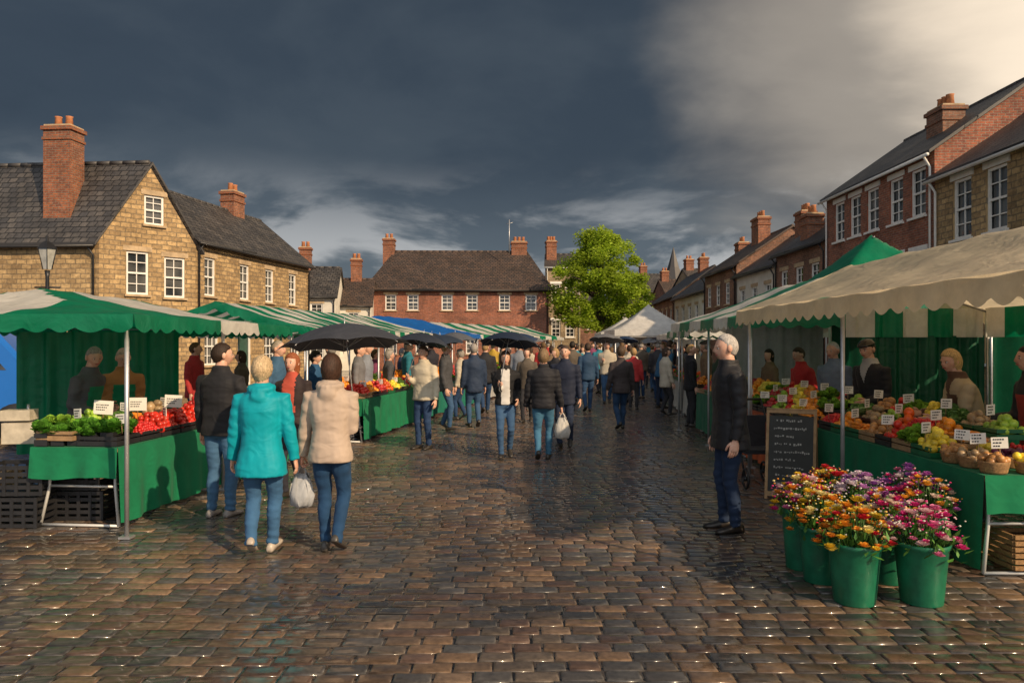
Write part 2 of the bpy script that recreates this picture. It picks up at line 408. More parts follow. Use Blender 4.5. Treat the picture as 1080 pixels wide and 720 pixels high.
    if hair!='none':
        def hf(V):
            y=V[:,1]; z=V[:,2]
            if hair in('short','cap'): lim=np.interp(y,[-1,-.3,.1,.35,1],[-.8,-.6,.0,.35,.55]); tk=.07
            elif hair=='curly': lim=np.interp(y,[-1,-.3,.1,.35,1],[-.95,-.8,-.3,.3,.5]); tk=.18
            elif hair=='bald': lim=np.interp(y,[-1,-.3,.1,.3,1],[-.8,-.6,-.05,.35,.9]); tk=.05
            else: lim=np.interp(y,[-1,-.3,.15,.4,1],[-1.2,-1.2,-.9,.35,.55]); tk=.14
            m=np.clip((z-lim)/.12,0,1)
            k=wob(V,sd+5,.010 if hair!='curly' else .045,6 if hair!='curly' else 10)
            s=.92+m*(tk+.11+k*.8)
            low=np.clip(-z-.05,0,1)
            W=V*s[:,None]
            if hair in('bob','long'):
                f=1.10 if hair=='bob' else 1.8
                W[:,2]=np.where((z<0)&(y<.35),W[:,2]*f,W[:,2])
                W[:,1]=np.where((z<0)&(y<.35),W[:,1]*1.0-.04,W[:,1])
            else: W[:,0]*=1-.3*low; W[:,1]=np.where(y>0,W[:,1],W[:,1]*(1-.24*low))+.06*low
            W[:,1]-=.03
            return W
        mb.ell(hc,r,M,44 if det==0 else 22,32 if det==0 else 16,3,fn=hf)
    if hair=='cap':
        def cf(V):
            V=V.copy(); V[:,2]=np.maximum(V[:,2],-.05); V[:,1]=np.where(V[:,1]>0,V[:,1]*1.25,V[:,1]); return V
        c=hp(0,-.02,.42); mb.ell(c,(r[0]*1.14,r[1]*1.12,r[2]*.68),M,20,12,7,fn=cf)
    M2=Matrix.Translation((x,y,0))@Matrix.Rotation(R(th),4,'Z')
    mb.xf(M2)
    ob=mb.build(name,mats)
    res=[]
    for sgn,E,W,gp in hands:
        d=(W-E).normalized(); res.append(M2@(W+d*.09*S/1.7))
    return ob,res
def umbrella(name,grippt,top,Rr,hh,col):
    mb=MB(); m=canopymat(col,.10,'umbrella_nylon'); nseg=8; sub=6; rows=8
    G=Vector(grippt);T=Vector(top); ax0=(T-G).normalized(); ax=(ax0+Vector((0,0,1.6))).normalized()
    a=Vector((1,0,0)); a=(a-ax*a.dot(ax)).normalized(); b=ax.cross(a); a,b=(a*math.cos(.25)+b*math.sin(.25)),(b*math.cos(.25)-a*math.sin(.25))
    V=[]
    for i in range(nseg*sub):
        for k in range(rows+1):
            f=k/rows; ph=(i%sub)/sub; dip=math.sin(math.pi*ph)
            rad=Rr*f*(1-.08*dip*f); z=-hh*(f**1.8)+hh*.13*dip*f*f
            t=2*math.pi*i/(nseg*sub); p=T+a*math.cos(t)*rad+b*math.sin(t)*rad+ax*z; V.append(tuple(p))
    n=nseg*sub; r1=rows+1
    F=[(i*r1+k,i*r1+k+1,((i+1)%n)*r1+k+1,((i+1)%n)*r1+k) for i in range(n) for k in range(rows)]
    mb.add(V,np.array(F),0,True)
    for s in range(nseg):
        t=2*math.pi*s/nseg
        mb.tube([tuple(T+a*math.cos(t)*Rr*f+b*math.sin(t)*Rr*f+ax*(-hh*f**1.8-.006)) for f in (0,.35,.7,1.0,1.03)],.003,5,1)
        q=T-ax0*hh*1.1; e=T+a*math.cos(t)*Rr*.5+b*math.sin(t)*Rr*.5+ax*(-hh*.3)
        mb.tube([tuple(q),tuple(e)],.0025,4,1)
    mb.tube([tuple(T+ax*.06),tuple(T),tuple(G-ax0*.06)],[.003,.006,.006],6,1)
    mb.tube([tuple(G+ax0*.06),tuple(G-ax0*.08),tuple(G-ax0*.11+a*.01),tuple(G-ax0*.12+a*.03),tuple(G-ax0*.10+a*.045)],.012,8,2)
    mb.build(name,[m,METAL,BLACKP])
def plastic_bag(name,p,w=.2,h=.28,col=(.6,.6,.6)):
    mb=MB(); p=Vector(p); rg=[]
    for k,(z,a,b) in enumerate([(-h-.08,.3,.25),(-h-.06,.8,.8),(-h*.7-.06,1.0,1.0),(-h*.35-.06,.85,.8),(-.1,.6,.5),(-.07,.5,.3)]):
        r=ringp(p.z+z,a*w/2,b*w*.32,p.y,p.x,24,2.2)
        rg.append([(q[0]+.012*math.sin(i*1.9+k),q[1]+.014*math.sin(i*2.3+k*2),q[2]+.006*math.sin(i)) for i,q in enumerate(r)])
    mb.loft(rg)
    for s in (-1,1):
        mb.tube([(p.x+s*w*.2,p.y,p.z-.08),(p.x+s*w*.12,p.y,p.z-.03),(p.x,p.y,p.z+.005)],[.012,.008,.01],6)
    mb.build(name,[canopymat(col,.4,'thin_plastic')])
def apron(C): return (C[:,1]>.02)&(abs(C[:,0])<.075)&(C[:,2]<.74)
def collar(C): return (C[:,2]>.835)|((C[:,1]>0)&(abs(C[:,0])<(C[:,2]-.70)*.35))

person('woman_in_turquoise_coat',PX(276,6.0),6.0,1.60,4,(.0,.30,.37),(.04,.11,.22),'curly',(.50,.37,.22),rh=(.160,.03,.475),lh=(.160,.05,.475),stride=.055,hem=.405,hood=True,fem=True,bulk=1.13,yaw=-8,shoe=(.4,.34,.28),rough=.6,det=0,flare=.016)
_,h=person('woman_in_beige_coat',PX(349,6.05),6.05,1.62,-2,(.44,.345,.275),(.014,.05,.12),'bob',(.05,.025,.016),rh=(.08,.15,.66),lh=(.160,.05,.475),stride=-.04,hem=.46,hood=True,fem=True,bulk=1.08,grip=(1,1),slim=.5,shoe=(.05,.045,.04),yaw=-5,det=0,flare=.004)
umbrella('umbrella',h[0],(PX(362,6.5),6.55,1.875),.57,.20,(.06,.063,.075))
plastic_bag('plastic_carrier_bag',h[1],.2,.27,(.6,.62,.65))
person('man_in_black_jacket',PX(233,7.3),7.3,1.70,-12,(.016,.016,.019),(.05,.12,.22),'short',(.03,.018,.012),rh=(.15,.06,.48),lh=(.152,.04,.48),hem=.47,bulk=1.06,yaw=-40,shoe=(.25,.22,.2),det=0)
person('woman_in_red_scarf',PX(309,8.2),8.2,1.60,168,(.03,.02,.02),(.03,.03,.04),'long',(.26,.08,.03),fem=True,stride=.04,rh=(.1,.1,.55),region=lambda C:(abs(C[:,0])<.045)&(C[:,1]>0)&(C[:,2]>.6),regc=(.45,.08,.05),det=1)
person('man_in_black_parka',PX(770,6.75),6.75,1.78,92,(.015,.015,.018),(.014,.028,.065),'bald',(.42,.39,.36),rh=(.14,.03,.475),lh=(.14,.02,.475),hem=.42,bulk=1.12,pitch=-6,shoe=(.02,.015,.012),rough=.55,det=0,lean=1,flare=.006)
_,h=person('man_in_cream_jacket',PX(447,12),12,1.66,150,(.52,.46,.35),(.02,.045,.11),'short',(.10,.06,.035),rh=(.08,.13,.68),hem=.47,bulk=1.1,grip=(1,0),det=1)
umbrella('umbrella',h[0],(PX(447,12),12.0,1.87),.47,.19,(.03,.035,.05))
_,h=person('woman_with_umbrella',PX(533,11.05),11.05,1.60,182,(.012,.012,.014),(.04,.09,.18),'long',(.07,.035,.02),rh=(.06,.13,.68),lh=(.11,.1,.55),stride=.07,fem=True,bulk=1.06,slim=.7,hem=.5,grip=(1,0),region=lambda C:(abs(C[:,0])<.04)&(C[:,1]>.03)&(C[:,2]>.5)&(C[:,2]<.83),regc=(.6,.58,.55),det=1)
umbrella('umbrella',h[0],(PX(538,11.1),11.1,1.87),.47,.19,(.02,.03,.055))
_,h=person('woman_in_black_puffer_coat',PX(573,10.8),10.8,1.63,-6,(.016,.016,.02),(.05,.15,.25),'curly',(.20,.13,.07),rh=(.160,.04,.48),stride=.08,fem=True,bulk=1.12,hem=.47,puff=.008,grip=(1,0),det=1,slim=.5)
plastic_bag('plastic_carrier_bag',h[0],.22,.3,(.78,.76,.72))
person('man_in_navy_coat',PX(597,12),12.2,1.68,165,(.015,.02,.04),(.02,.03,.06),'short',(.06,.04,.03),stride=.06,hem=.42,det=1,bulk=1.06)
person('man_in_blue_jacket',PX(620,18.5),18.5,1.72,5,(.02,.05,.10),(.03,.07,.15),'short',stride=.06,det=1)
person('woman_in_grey_coat',PX(655,14.7),14.7,1.66,8,(.045,.035,.035),(.02,.05,.11),'curly',(.08,.05,.03),stride=.08,det=1,fem=True,bulk=1.1,hem=.44)
person('man_in_denim_jacket',PX(697,19.5),19.5,1.78,-60,(.02,.09,.18),(.02,.03,.06),'short',lean=22,rh=(.1,.2,.6),det=1)
person('stallholder',PX(86,8.1),8.1,1.66,-95,(.09,.093,.10),(.03,.07,.15),'short',(.30,.27,.25),rh=(.1,.16,.58),lh=(.1,.14,.58),lean=10,pitch=-15,yaw=-35,det=1,bulk=1.1,region=apron,regc=(.01,.22,.10))
person('stallholder',PX(128,8.9),8.9,1.64,-140,(.38,.18,.06),(.05,.04,.03),'short',(.40,.33,.27),rh=(.1,.15,.6),lh=(.1,.16,.6),lean=6,pitch=-15,det=1,bulk=1.1,region=apron,regc=(.01,.22,.10))
person('stallholder',PX(1029,7.1),7.1,1.64,82,(.40,.32,.20),(.05,.04,.04),'bob',(.55,.37,.16),rh=(.08,.27,.62),lh=(.08,.26,.6),lean=16,pitch=-10,yaw=22,fem=True,det=0,bulk=1.08,region=lambda C:collar(C)|apron(C),regc=(.10,.055,.035))
person('stallholder',PX(925,9.0),9.0,1.75,110,(.022,.022,.026),(.02,.02,.03),'cap',(.03,.025,.02),rh=(.08,.2,.58),lh=(.09,.18,.58),lean=10,pitch=-14,yaw=10,det=0,bulk=1.1,region=collar,regc=(.35,.35,.35))
person('stallholder',PX(882,10.2),10.2,1.72,125,(.16,.20,.26),(.02,.02,.03),'bald',(.5,.48,.46),lean=5,pitch=-10,det=1)
person('stallholder',PX(851,11.3),11.3,1.64,105,(.48,.03,.03),(.02,.02,.03),'short',(.05,.03,.02),rh=(.08,.2,.6),lean=10,pitch=-12,det=1)
person('stallholder',PX(1096,6.5),6.5,1.68,80,(.03,.03,.032),(.02,.02,.02),'short',(.03,.02,.02),rh=(.1,.2,.6),det=1,lean=5,region=apron,regc=(.35,.04,.03))
person('stallholder',PX(292,10.5),10.5,1.74,-100,(.04,.10,.18),(.02,.02,.03),'bald',(.35,.3,.25),det=1)
person('stallholder',PX(378,13.6),13.6,1.68,-90,(.15,.15,.16),(.02,.02,.03),'short',det=2)
cols=[(.018,.018,.022),(.02,.035,.07),(.06,.06,.065),(.02,.08,.18),(.18,.12,.07),(.04,.07,.04),(.38,.03,.03),(.45,.40,.32),(.02,.16,.22),(.18,.04,.10),(.018,.018,.022),(.02,.02,.03),(.2,.22,.26),(.45,.30,.05),(.03,.03,.035),(.10,.08,.06)]
spots=[(500,15,0),(470,14.5,-90),(486,16.5,90),(556,16,180),(410,14.8,-80),(395,16,-60),(430,17,-90),(512,18,20),(548,20,0),(586,17,170),(604,21,10),(573,23,0),(640,21,180),(632,25,0),(668,19,0),(676,23,10),(688,26,-20),(660,28,180),(710,24,-90),(718,20.5,-70),(648,31,0),(700,30,90),(615,29,180),(590,27,0),(722,27,0),(735,19,100),(745,16,80),(748,22,90),(760,15,95),(670,34,0),(625,36,180),(684,37,0),(640,40,0),(700,36,0),(600,34,90),(530,24,-90),(500,22,-70),(560,28,0),(656,24.5,0),(711,33,0),(578,31,20),(694,21.5,0),(770,13.6,95),(725,31,10),(455,19,60),(812,12.9,95),(690,40,0),(660,42,10),(715,40,0),(630,44,0),(205,13,-90),(255,13.5,80),(332,12.5,-100),(608,24,0),(680,29,180),(645,26,0),(592,22,180),(702,17.5,-80),(732,24,90),(614,32,0),(655,36,0),(386,13.9,-85),(424,19,-90),(446,21.5,-80),(728,15.2,-80),(520,26,0),(545,27,180),(570,35,0),(664,21,0),(742,26,90),(350,11.9,90),(582,20,0),(536,21,190),(706,27.5,0)]
for i_,(u,Y,t) in enumerate(spots):
    f=random.random()<.45; um=i_ in (12,17,21,31,37,44,8,35)
    _,h=person('pedestrian',PX(u,Y),Y,random.uniform(1.56,1.64) if f else random.uniform(1.66,1.78),t+random.uniform(-20,20),random.choice(cols),random.choice([(.02,.05,.12),(.03,.03,.035),(.04,.09,.18)]),random.choice(['bob','long','curly']) if f else random.choice(['short','short','bald','cap']),random.choice([(.05,.03,.02),(.12,.07,.03),(.30,.27,.24),(.02,.015,.01),(.35,.22,.1)]),stride=random.choice([0,.05,.07,-.06]),fem=f,bulk=random.uniform(1.0,1.12),hem=random.uniform(.41,.48),det=2,yaw=random.uniform(-30,30),rh=(.07,.13,.68) if um else None,grip=(um,0))
    if um: umbrella('umbrella',h[0],(PX(u,Y),Y+.05,1.97),.52,.2,random.choice([(.03,.035,.04),(.02,.04,.09),(.16,.16,.17)]))
umbrella('umbrella',(PX(486,16.5)-.1,16.4,1.2),(PX(480,16.4),16.4,1.95),.5,.2,(.10,.105,.12))
umbrella('umbrella',(PX(470,14.5)+.05,14.4,1.15),(PX(464,14.4),14.4,1.87),.5,.2,(.03,.04,.06))

# ---------------------------------------------------------------- ground
def ground():
    m=N('wet_setts_far'); co=m.n('ShaderNodeTexCoord').outputs['Object']
    b=m.n('ShaderNodeTexBrick'); m.l(co,b.inputs['Vector'])
    for k,v in (('Color1',(.09,.07,.055,1)),('Color2',(.05,.045,.042,1)),('Mortar',(.012,.011,.010,1))): b.inputs[k].default_value=v
    b.inputs['Scale'].default_value=1; b.inputs['Brick Width'].default_value=.215; b.inputs['Row Height'].default_value=.13; b.inputs['Mortar Size'].default_value=.012
    m.set('Base Color',b.outputs['Color']); m.set('Roughness',m.ramp(m.noise(.6,4,co),[(.35,.12),(.65,.3)]))
    m.set('Normal',m.bump(m.noise(9,3,co),.25,.03))
    mb=MB(); mb.quad((-400,-60,-.012),(400,-60,-.012),(400,700,-.012),(-400,700,-.012)); mb.build('ground',[m.m])
    x0,x1,y0,y1=-13,11.5,1.2,33; pw,ph=.205,.122
    rows=int((y1-y0)/ph); cx=[];cy=[];wx=[]
    for r in range(rows):
        n=int((x1-x0)/pw); w=rng.uniform(.165,.245,n); xs=x0+rng.uniform(-.1,.1)+np.cumsum(w)-w/2
        cx.append(xs); wx.append(w); cy.append(np.full(n,y0+r*ph))
    cx=np.concatenate(cx);cy=np.concatenate(cy);wx=np.concatenate(wx); n=len(cx)
    cy=cy+.03*np.sin(cx*.7+cy*.2)+.015*np.sin(cx*2.1+1)
    hw=wx/2-rng.uniform(.003,.006,n); hd=ph/2-rng.uniform(.003,.006,n)
    cz=rng.normal(0,.0014,n)+.010*np.sin(cx*.9+cy*.5)*np.sin(cy*.8)*.5-.004
    tx=rng.normal(0,.011,n); ty=rng.normal(0,.016,n)
    V=np.zeros((n,16,3))
    sg=np.array([(-1,-1),(1,-1),(1,1),(-1,1)])
    for k,(ins,z) in enumerate([(0,-.03),(.001,-.008),(.006,-.0015),(.018,.0008)]):
        for i,(a,b_) in enumerate(sg):
            lx=a*(hw-ins); ly=b_*(hd-ins)
            V[:,k*4+i,0]=cx+lx+rng.normal(0,.0016,n); V[:,k*4+i,1]=cy+ly+rng.normal(0,.0016,n); V[:,k*4+i,2]=cz+z+(tx*lx+ty*ly if k else 0)
    F=[]
    for k in range(3):
        for i in range(4): F.append((k*4+i,k*4+(i+1)%4,k*4+4+(i+1)%4,k*4+4+i))
    F.append((12,13,14,15)); F=np.array(F)
    FA=(F[None]+(np.arange(n)*16)[:,None,None]).reshape(-1,4)
    pal=np.array([(.115,.078,.052),(.085,.066,.050),(.068,.062,.058),(.135,.086,.052),(.092,.058,.042),(.052,.049,.047)])
    c=pal[rng.integers(0,len(pal),n)]*rng.uniform(.75,1.25,(n,1))
    mb=MB(); mb.add(V.reshape(-1,3),FA,0,True,None,np.repeat(c,16,axis=0))
    m=N('wet_stone_sett'); a=m.n('ShaderNodeVertexColor',layer_name='Col'); co=m.obj()
    f=m.ramp(m.noise(22,5,co,.7),[(.3,.55),(.7,1.4)])
    big=m.noise(.45,4,co,.6)
    dry=m.ramp(big,[(.42,.75),(.62,1.45)])
    m.set('Base Color',m.mix(1,m.mix(1,a.outputs['Color'],f,'MULTIPLY'),dry,'MULTIPLY'))
    m.set('Roughness',m.ramp(big,[(.38,.22),(.62,.45)])); m.set('Specular IOR Level',.5)
    wf=m.ramp(m.noise(5,3,co,.6),[(.35,1.0),(.75,.55)])
    m.set('Coat Weight',m.mix(1,m.ramp(big,[(.40,1.0),(.68,.45)]),wf,'MULTIPLY')); m.set('Coat Roughness',.07); m.set('Coat IOR',1.45)
    b1=m.bump(m.noise(8,1,co,.4),.20,.010); m.set('Normal',m.bump(m.noise(90,3,co,.6),.22,.003,b1)); m.set('Coat Normal',b1)
    mb.build('cobblestone_paving',[m.m])
ground()

# ---------------------------------------------------------------- buildings
def wall(mb,gl,tr,A,B,z0,top,wins,mat=0,lint=True):
    A=Vector((A[0],A[1],0));B=Vector((B[0],B[1],0)); L=(B-A).length; d=(B-A)/L; n=Vector((d.y,-d.x,0))
    topf=top if callable(top) else (lambda s:top)
    cuts={0,L}
    if callable(top): cuts.add(L/2)
    for s,z,w,h in wins: cuts|={s-w/2,s+w/2}
    cuts=sorted(c for c in cuts if -1e-6<=c<=L+1e-6)
    def q(s,z,o=0): p=A+d*s+n*o; return (p.x,p.y,z)
    def face(s0,a0,s1,a1,b1,b0):
        mb.quad(q(s0,a0),q(s1,a1),q(s1,b1),q(s0,b0),mat,[(s0,a0),(s1,a1),(s1,b1),(s0,b0)])
    for s0,s1 in zip(cuts[:-1],cuts[1:]):
        if s1-s0<1e-5: continue
        mid=(s0+s1)/2; seg=sorted([(z,z+h) for s,z,w,h in wins if s-w/2<mid<s+w/2]); cur=z0
        for a,b in seg: face(s0,cur,s1,cur*1.0,a,a); cur=b
        face(s0,cur,s1,cur,topf(s1),topf(s0))
    rot=math.atan2(d.y,d.x)
    for s,z,w,h in wins:
        D=.14; a,b,c,e=s-w/2,s+w/2,z,z+h
        for p0,p1 in (((a,c),(b,c)),((b,c),(b,e)),((b,e),(a,e)),((a,e),(a,c))):
            mb.quad(q(*p0),q(*p1),q(p1[0],p1[1],-D),q(p0[0],p0[1],-D),mat,[(0,0),(.3,0),(.3,.14),(0,.14)])
        door=h>1.95
        gm=gl['glass'] if not door else gl['door']
        gm.quad(q(a,c,-D+.01),q(b,c,-D+.01),q(b,e,-D+.01),q(a,e,-D+.01))
        fr=gl['frames']
        def bx(s_,z_,sw,sz,o,dep): p=A+d*s_+n*o; fr.box(p.x,p.y,z_,sw,dep,sz,rot)
        t=.07
        bx(a+t/2,(c+e)/2,t,h,-.075,.06); bx(b-t/2,(c+e)/2,t,h,-.075,.06)
        bx(s,c+t/2,w-2*t,t,-.075,.06); bx(s,e-t/2,w-2*t,t,-.075,.06)
        if not door:
            bx(s,(c+e)/2,w-2*t,.06,-.078,.05); bx(s,c+h*.25,w-2*t,.028,-.085,.03); bx(s,c+h*.75,w-2*t,.028,-.085,.03)
            k=2 if w<.85 else 3
            for i in range(1,k): bx(a+w*i/k,(c+e)/2,.028,h-2*t,-.088,.03)
        if lint:
            tm=gl['trim']
            p=A+d*s+n*.0; tm.box(p.x,p.y,e+.09,w+.22,.05,.17,rot)
            p=A+d*s+n*.03; tm.box(p.x,p.y,c-.04,w+.14,.12,.07,rot)
def house(name,A,B,dep,eave,ridge,wf=[],ws=[],wl=[],wm=STONE,rm=SLATE,chim=[],trim=STONETRIM,over=.22,hip=0,cm=BRICKC,gutter=True,z0=-.1):
    e=empty(name,(A[0],A[1],0)); inv=Vector((A[0],A[1],0))
    A=Vector((A[0],A[1],0));B=Vector((B[0],B[1],0)); d=(B-A); L=d.length; d/=L; n=Vector((d.y,-d.x,0))
    D=Vector((dep[0],dep[1],0)) if not np.isscalar(dep) else -n*dep
    W=MB(); G={'glass':MB(),'frames':MB(),'trim':MB(),'door':MB(),'pipe':MB()}
    LD=D.length
    gt=(lambda s:eave+(ridge-eave)*(1-abs(s-LD/2)/(LD/2))) if not hip else eave
    wall(W,G,None,A,B,z0,eave,wf); wall(W,G,None,B,B+D,z0,gt,ws); wall(W,G,None,B+D,A+D,z0,eave,[]); wall(W,G,None,A+D,A,z0,gt,wl)
    Rf=MB(); sl=(ridge-eave)/(LD/2); Dn=D/LD; o=over; th=.10
    def v(s,t,z): p=A+d*s+Dn*t; return (p.x,p.y,z)
    e0=eave-o*sl; sH=hip; og=.12 if not hip else o; z_=.03
    sl_len=math.hypot(LD/2+o,ridge-e0)
    for sgn in (0,1):
        t0=-o if sgn==0 else LD+o
        a=v(-og,t0,e0+z_);b=v(L+og,t0,e0+z_);c=v(L-sH if sH else L+og,LD/2,ridge+z_);f=v(sH if sH else -og,LD/2,ridge+z_)
        uv=[(-og,0),(L+og,0),(L-sH,sl_len),(sH,sl_len)]
        lo=[a,b,c,f]; hi=[(p[0],p[1],p[2]+th) for p in lo]
        if sgn: lo=lo[::-1];hi=hi[::-1];uv=uv[::-1]
        Rf.quad(*hi,0,uv); Rf.quad(*lo[::-1],0,uv[::-1])
        for i in range(4):
            k=(i+1)%4; Rf.quad(lo[i],lo[k],hi[k],hi[i],0,[(0,0),(.3,0),(.3,.1),(0,.1)])
    if hip:
        for s_,sh in ((-og,sH),(L+og,L-sH)):
            p=[v(s_,-o,e0+z_+th),v(s_,LD+o,e0+z_+th),v(sh,LD/2,ridge+z_+th)]
            if s_<0: p=p[::-1]
            Rf.add(p,[(0,1,2)],0,False,[[(0,0),(LD,0),(LD/2,sl_len)]])
    k=int((L-2*sH)/.45)
    for i in range(k):
        s0=sH+(L-2*sH)*i/k; s1=sH+(L-2*sH)*(i+1)/k-.012
        Rf.tube([v(s0,LD/2,ridge+z_+th-.02),v(s1,LD/2,ridge+z_+th-.02+.004*math.sin(i*2.1))],.085,8,0)
    if gutter:
        G['pipe'].tube([v(-og,-o-.05,e0+.0),v(L+og,-o-.05,e0+.0)],.05,8,0)
        for s_ in (.12,L-.12): G['pipe'].tube([v(s_,-o-.04,e0),v(s_,-.07,e0-.3),v(s_,-.07,0)],.035,8,0)
    C=MB()
    for s_,t_,w_,d_,zt,np_ in chim:
        p=A+d*s_+Dn*t_; rot=math.atan2(d.y,d.x); zb=eave-.4 if t_<LD*.3 else min(eave+.2,ridge-1.0)
        C.box(p.x,p.y,(zb+zt)/2,w_,d_,zt-zb,rot,0)
        C.box(p.x,p.y,zt+.06,w_+.12,d_+.12,.12,rot,0); C.box(p.x,p.y,zt-.28,w_+.07,d_+.07,.09,rot,0); C.box(p.x,p.y,zt+.155,w_-.02,d_-.02,.07,rot,2)
        for i in range(np_):
            q=p+d*((i+.5)/np_-.5)*w_*.8
            C.tube([(q.x,q.y,zt+.15),(q.x,q.y,zt+.48),(q.x,q.y,zt+.52)],[.13,.10,.125],10,1)
    def fin(mb,nm,mats):
        if mb.n:
            ob=mb.build(nm,mats); ob.parent=e; ob.location=-inv; 
    fin(W,'walls',[wm]); fin(Rf,'roof',[rm]); fin(G['glass'],'window_panes',[GLASS]); fin(G['frames'],'window_frames',[WHITE]); fin(G['trim'],'lintels_and_sills',[trim]); fin(G['door'],'door',[DOORM]); fin(C,'chimneys',[cm,POT,STONETRIM]); fin(G['pipe'],'gutter_and_downpipes',[BLACKM if trim is not WHITE else WHITE])
    return e
house('stone_house',(-24,24.9),(-13.4,24.0),(2.1,2.4),5.2,7.75,wf=[(2,3,.9,1.4),(2,.9,.9,1.4),(5.4,.9,.9,1.4)],ws=[(1.2,3.35,.72,1.45),(2.45,3.3,.72,1.4),(1.75,5.75,.66,1.0),(1.2,.8,.8,1.5)],chim=[(8.55,.75,.95,.7,8.75,2)],wm=STONE)
house('stone_house',(-11.3,26.4),(-9.7,35.3),5.0,5.45,7.5,wf=[(.9,3.45,.7,1.4),(3.3,3.45,.7,1.4),(5.3,3.45,.7,1.4),(7.4,3.45,.7,1.4),(1.0,.9,.9,1.4),(3.3,.05,1.0,2.2),(5.3,.9,.9,1.4),(7.6,.9,.9,1.4)],wm=STONE,chim=[(6.6,2.5,.9,.65,8.35,2)])
house('rendered_cottage',(-14.5,44),(-10.6,44.5),5,4.6,6.4,wf=[(1,2.9,.7,1.2),(2.8,2.9,.7,1.2),(2.8,.8,.8,1.3)],wm=RENDER,chim=[(1.8,2.5,.7,.6,7.6,2)])
house('rendered_cottage',(-11.3,47),(-9.0,47.3),5,4.2,5.9,wf=[(1.2,2.6,.7,1.1)],wm=RENDER,chim=[(1.2,2.5,.7,.6,7.2,2)],rm=TILE)
house('red_brick_house',(-9.7,50),(2.5,50.3),7,5.5,8.25,wf=[(s,3.95,.75,1.05) for s in (1.5,3.0,5.3,7.0,9.2,11.0)]+[(s,1,.85,1.4) for s in (1.5,3.6,7.0,9.2)],wm=BRICK,rm=TILE,chim=[(.9,3.5,.8,.8,9.1,2),(10.3,3.5,1.1,.8,8.9,3)],over=.3,hip=1.3)
house('limestone_townhouse',(2.6,57),(5.3,57.3),(0.4,7),7.6,8.9,wf=[(.8,5,.7,1.3),(1.9,5,.7,1.3),(.8,2.2,.7,1.3),(1.9,2.2,.7,1.3)],wm=STONE2,chim=[(.4,2,.8,.7,9.7,3)],trim=WHITE)
for (u0,u1,Y,ea,ri,wm,rm) in [(682,716,84,7.6,9.8,STONE2,SLATE),(706,742,78,6.2,8.6,BRICK2,TILE),(735,765,70,6.8,9.0,STONE2,SLATE),(655,690,98,6.5,9.2,RENDER,SLATE),(598,640,80,5.2,7.4,BRICK2,SLATE),(560,606,74,6.5,8.6,BRICK2,SLATE)]:
    a,b=PX(u0,Y),PX(u1,Y)
    house('distant_townhouse',(a,Y),(b,Y+.4),7,ea,ri,wf=[(w,ea-2,.8,1.3) for w in np.arange(1,b-a-.5,1.6)],wm=wm,rm=rm,chim=[(.6,3.5,.8,.7,ri+.9,2)],gutter=False)
def church():
    e=empty('church',(24,110,0)); W=MB(); W.box(0,0,5.5,3,3,11,.1); W.box(5,0,3.5,9,4,7,.1); 
    S=MB(); rg=[[(math.cos(a)*r,math.sin(a)*r,z) for a in [math.pi/4*i for i in range(8)]] for r,z in ((1.7,11),(.85,13),(.03,16))]; S.loft(rg,0,False)
    for mb,nm,m in ((W,'tower_and_nave',STONE2),(S,'spire',SLATE)): mb.build(nm,[m],parent=e)
church()
house('red_brick_townhouse',(12,28.2),(12,21.0),6,7.2,9.3,wf=[(s,5.45,.8,1.4) for s in (1.1,2.35,3.6,5.1,6.35)]+[(s,2.9,.8,1.5) for s in (1.1,2.35,3.6,5.1,6.35)]+[(5.6,.05,1.1,2.3),(2.2,.8,1.6,1.5)],wm=BRICK,chim=[(5.0,1.6,.9,.7,8.9,3)],trim=WHITE,cm=BRICK2)
house('stone_townhouse',(12,20.97),(12,11.5),6,6.4,8.4,wf=[(s,4.5,.8,1.6) for s in (1.25,2.65,4.4,6.4,8.2)]+[(s,1.2,.9,1.7) for s in (1.25,2.65,4.4,6.4)],wm=STONE,chim=[(5.6,3,.9,.7,9.3,3)],trim=WHITE)
house('brown_brick_house',(12,33.6),(12,28.23),6,5.7,7.8,wf=[(s,3.6,.8,1.3) for s in (1,2.7,4.3)]+[(s,1,.9,1.4) for s in (1,2.7,4.3)],wm=BRICK2,chim=[(2.3,.7,.75,.7,7.0,2),(4.9,2.4,.8,.7,8.3,2)])
house('rendered_cottage',(12,39.5),(12,33.63),6,5.3,7.3,wf=[(s,3.3,.8,1.2) for s in (1,2.9,4.8)],wm=RENDER,chim=[(3.2,2.4,.9,.7,8.0,3)],rm=SLATE)
house('brown_brick_house',(12,46),(12,39.53),6,5.9,7.9,wf=[(s,3.9,.8,1.2) for s in (1,2.9,4.8)],wm=BRICK2,chim=[(3.2,2.4,1.2,.7,8.8,3)],rm=TILE)
house('rendered_cottage',(12.3,56),(12.2,46.03),6,5.1,7.2,wf=[(s,3.1,.8,1.2) for s in (1,3,5,7,9)],wm=RENDER,chim=[(7,3,.9,.7,8.2,2)])
house('brown_brick_house',(13,68),(12.6,57),6,5.4,7.6,wf=[(s,3.3,.8,1.2) for s in (1,3,5,7,9)],wm=BRICK2,chim=[(7,3,.9,.7,8.6,2)])
mb=MB(); hx=np.linspace(-300,300,60); hz=9+6*np.sin(hx*.02+1)+3*np.sin(hx*.06)
V=[]
for x_,z_ in zip(hx,hz): V+= [(x_,330,-1),(x_,420,z_)]
F=[(2*i,2*i+2,2*i+3,2*i+1) for i in range(59)]; mb.add(V,np.array(F),0,True); mb.build('hills',[plain('hill_grass',(.05,.07,.04),.9,0,.3,.05,0)])

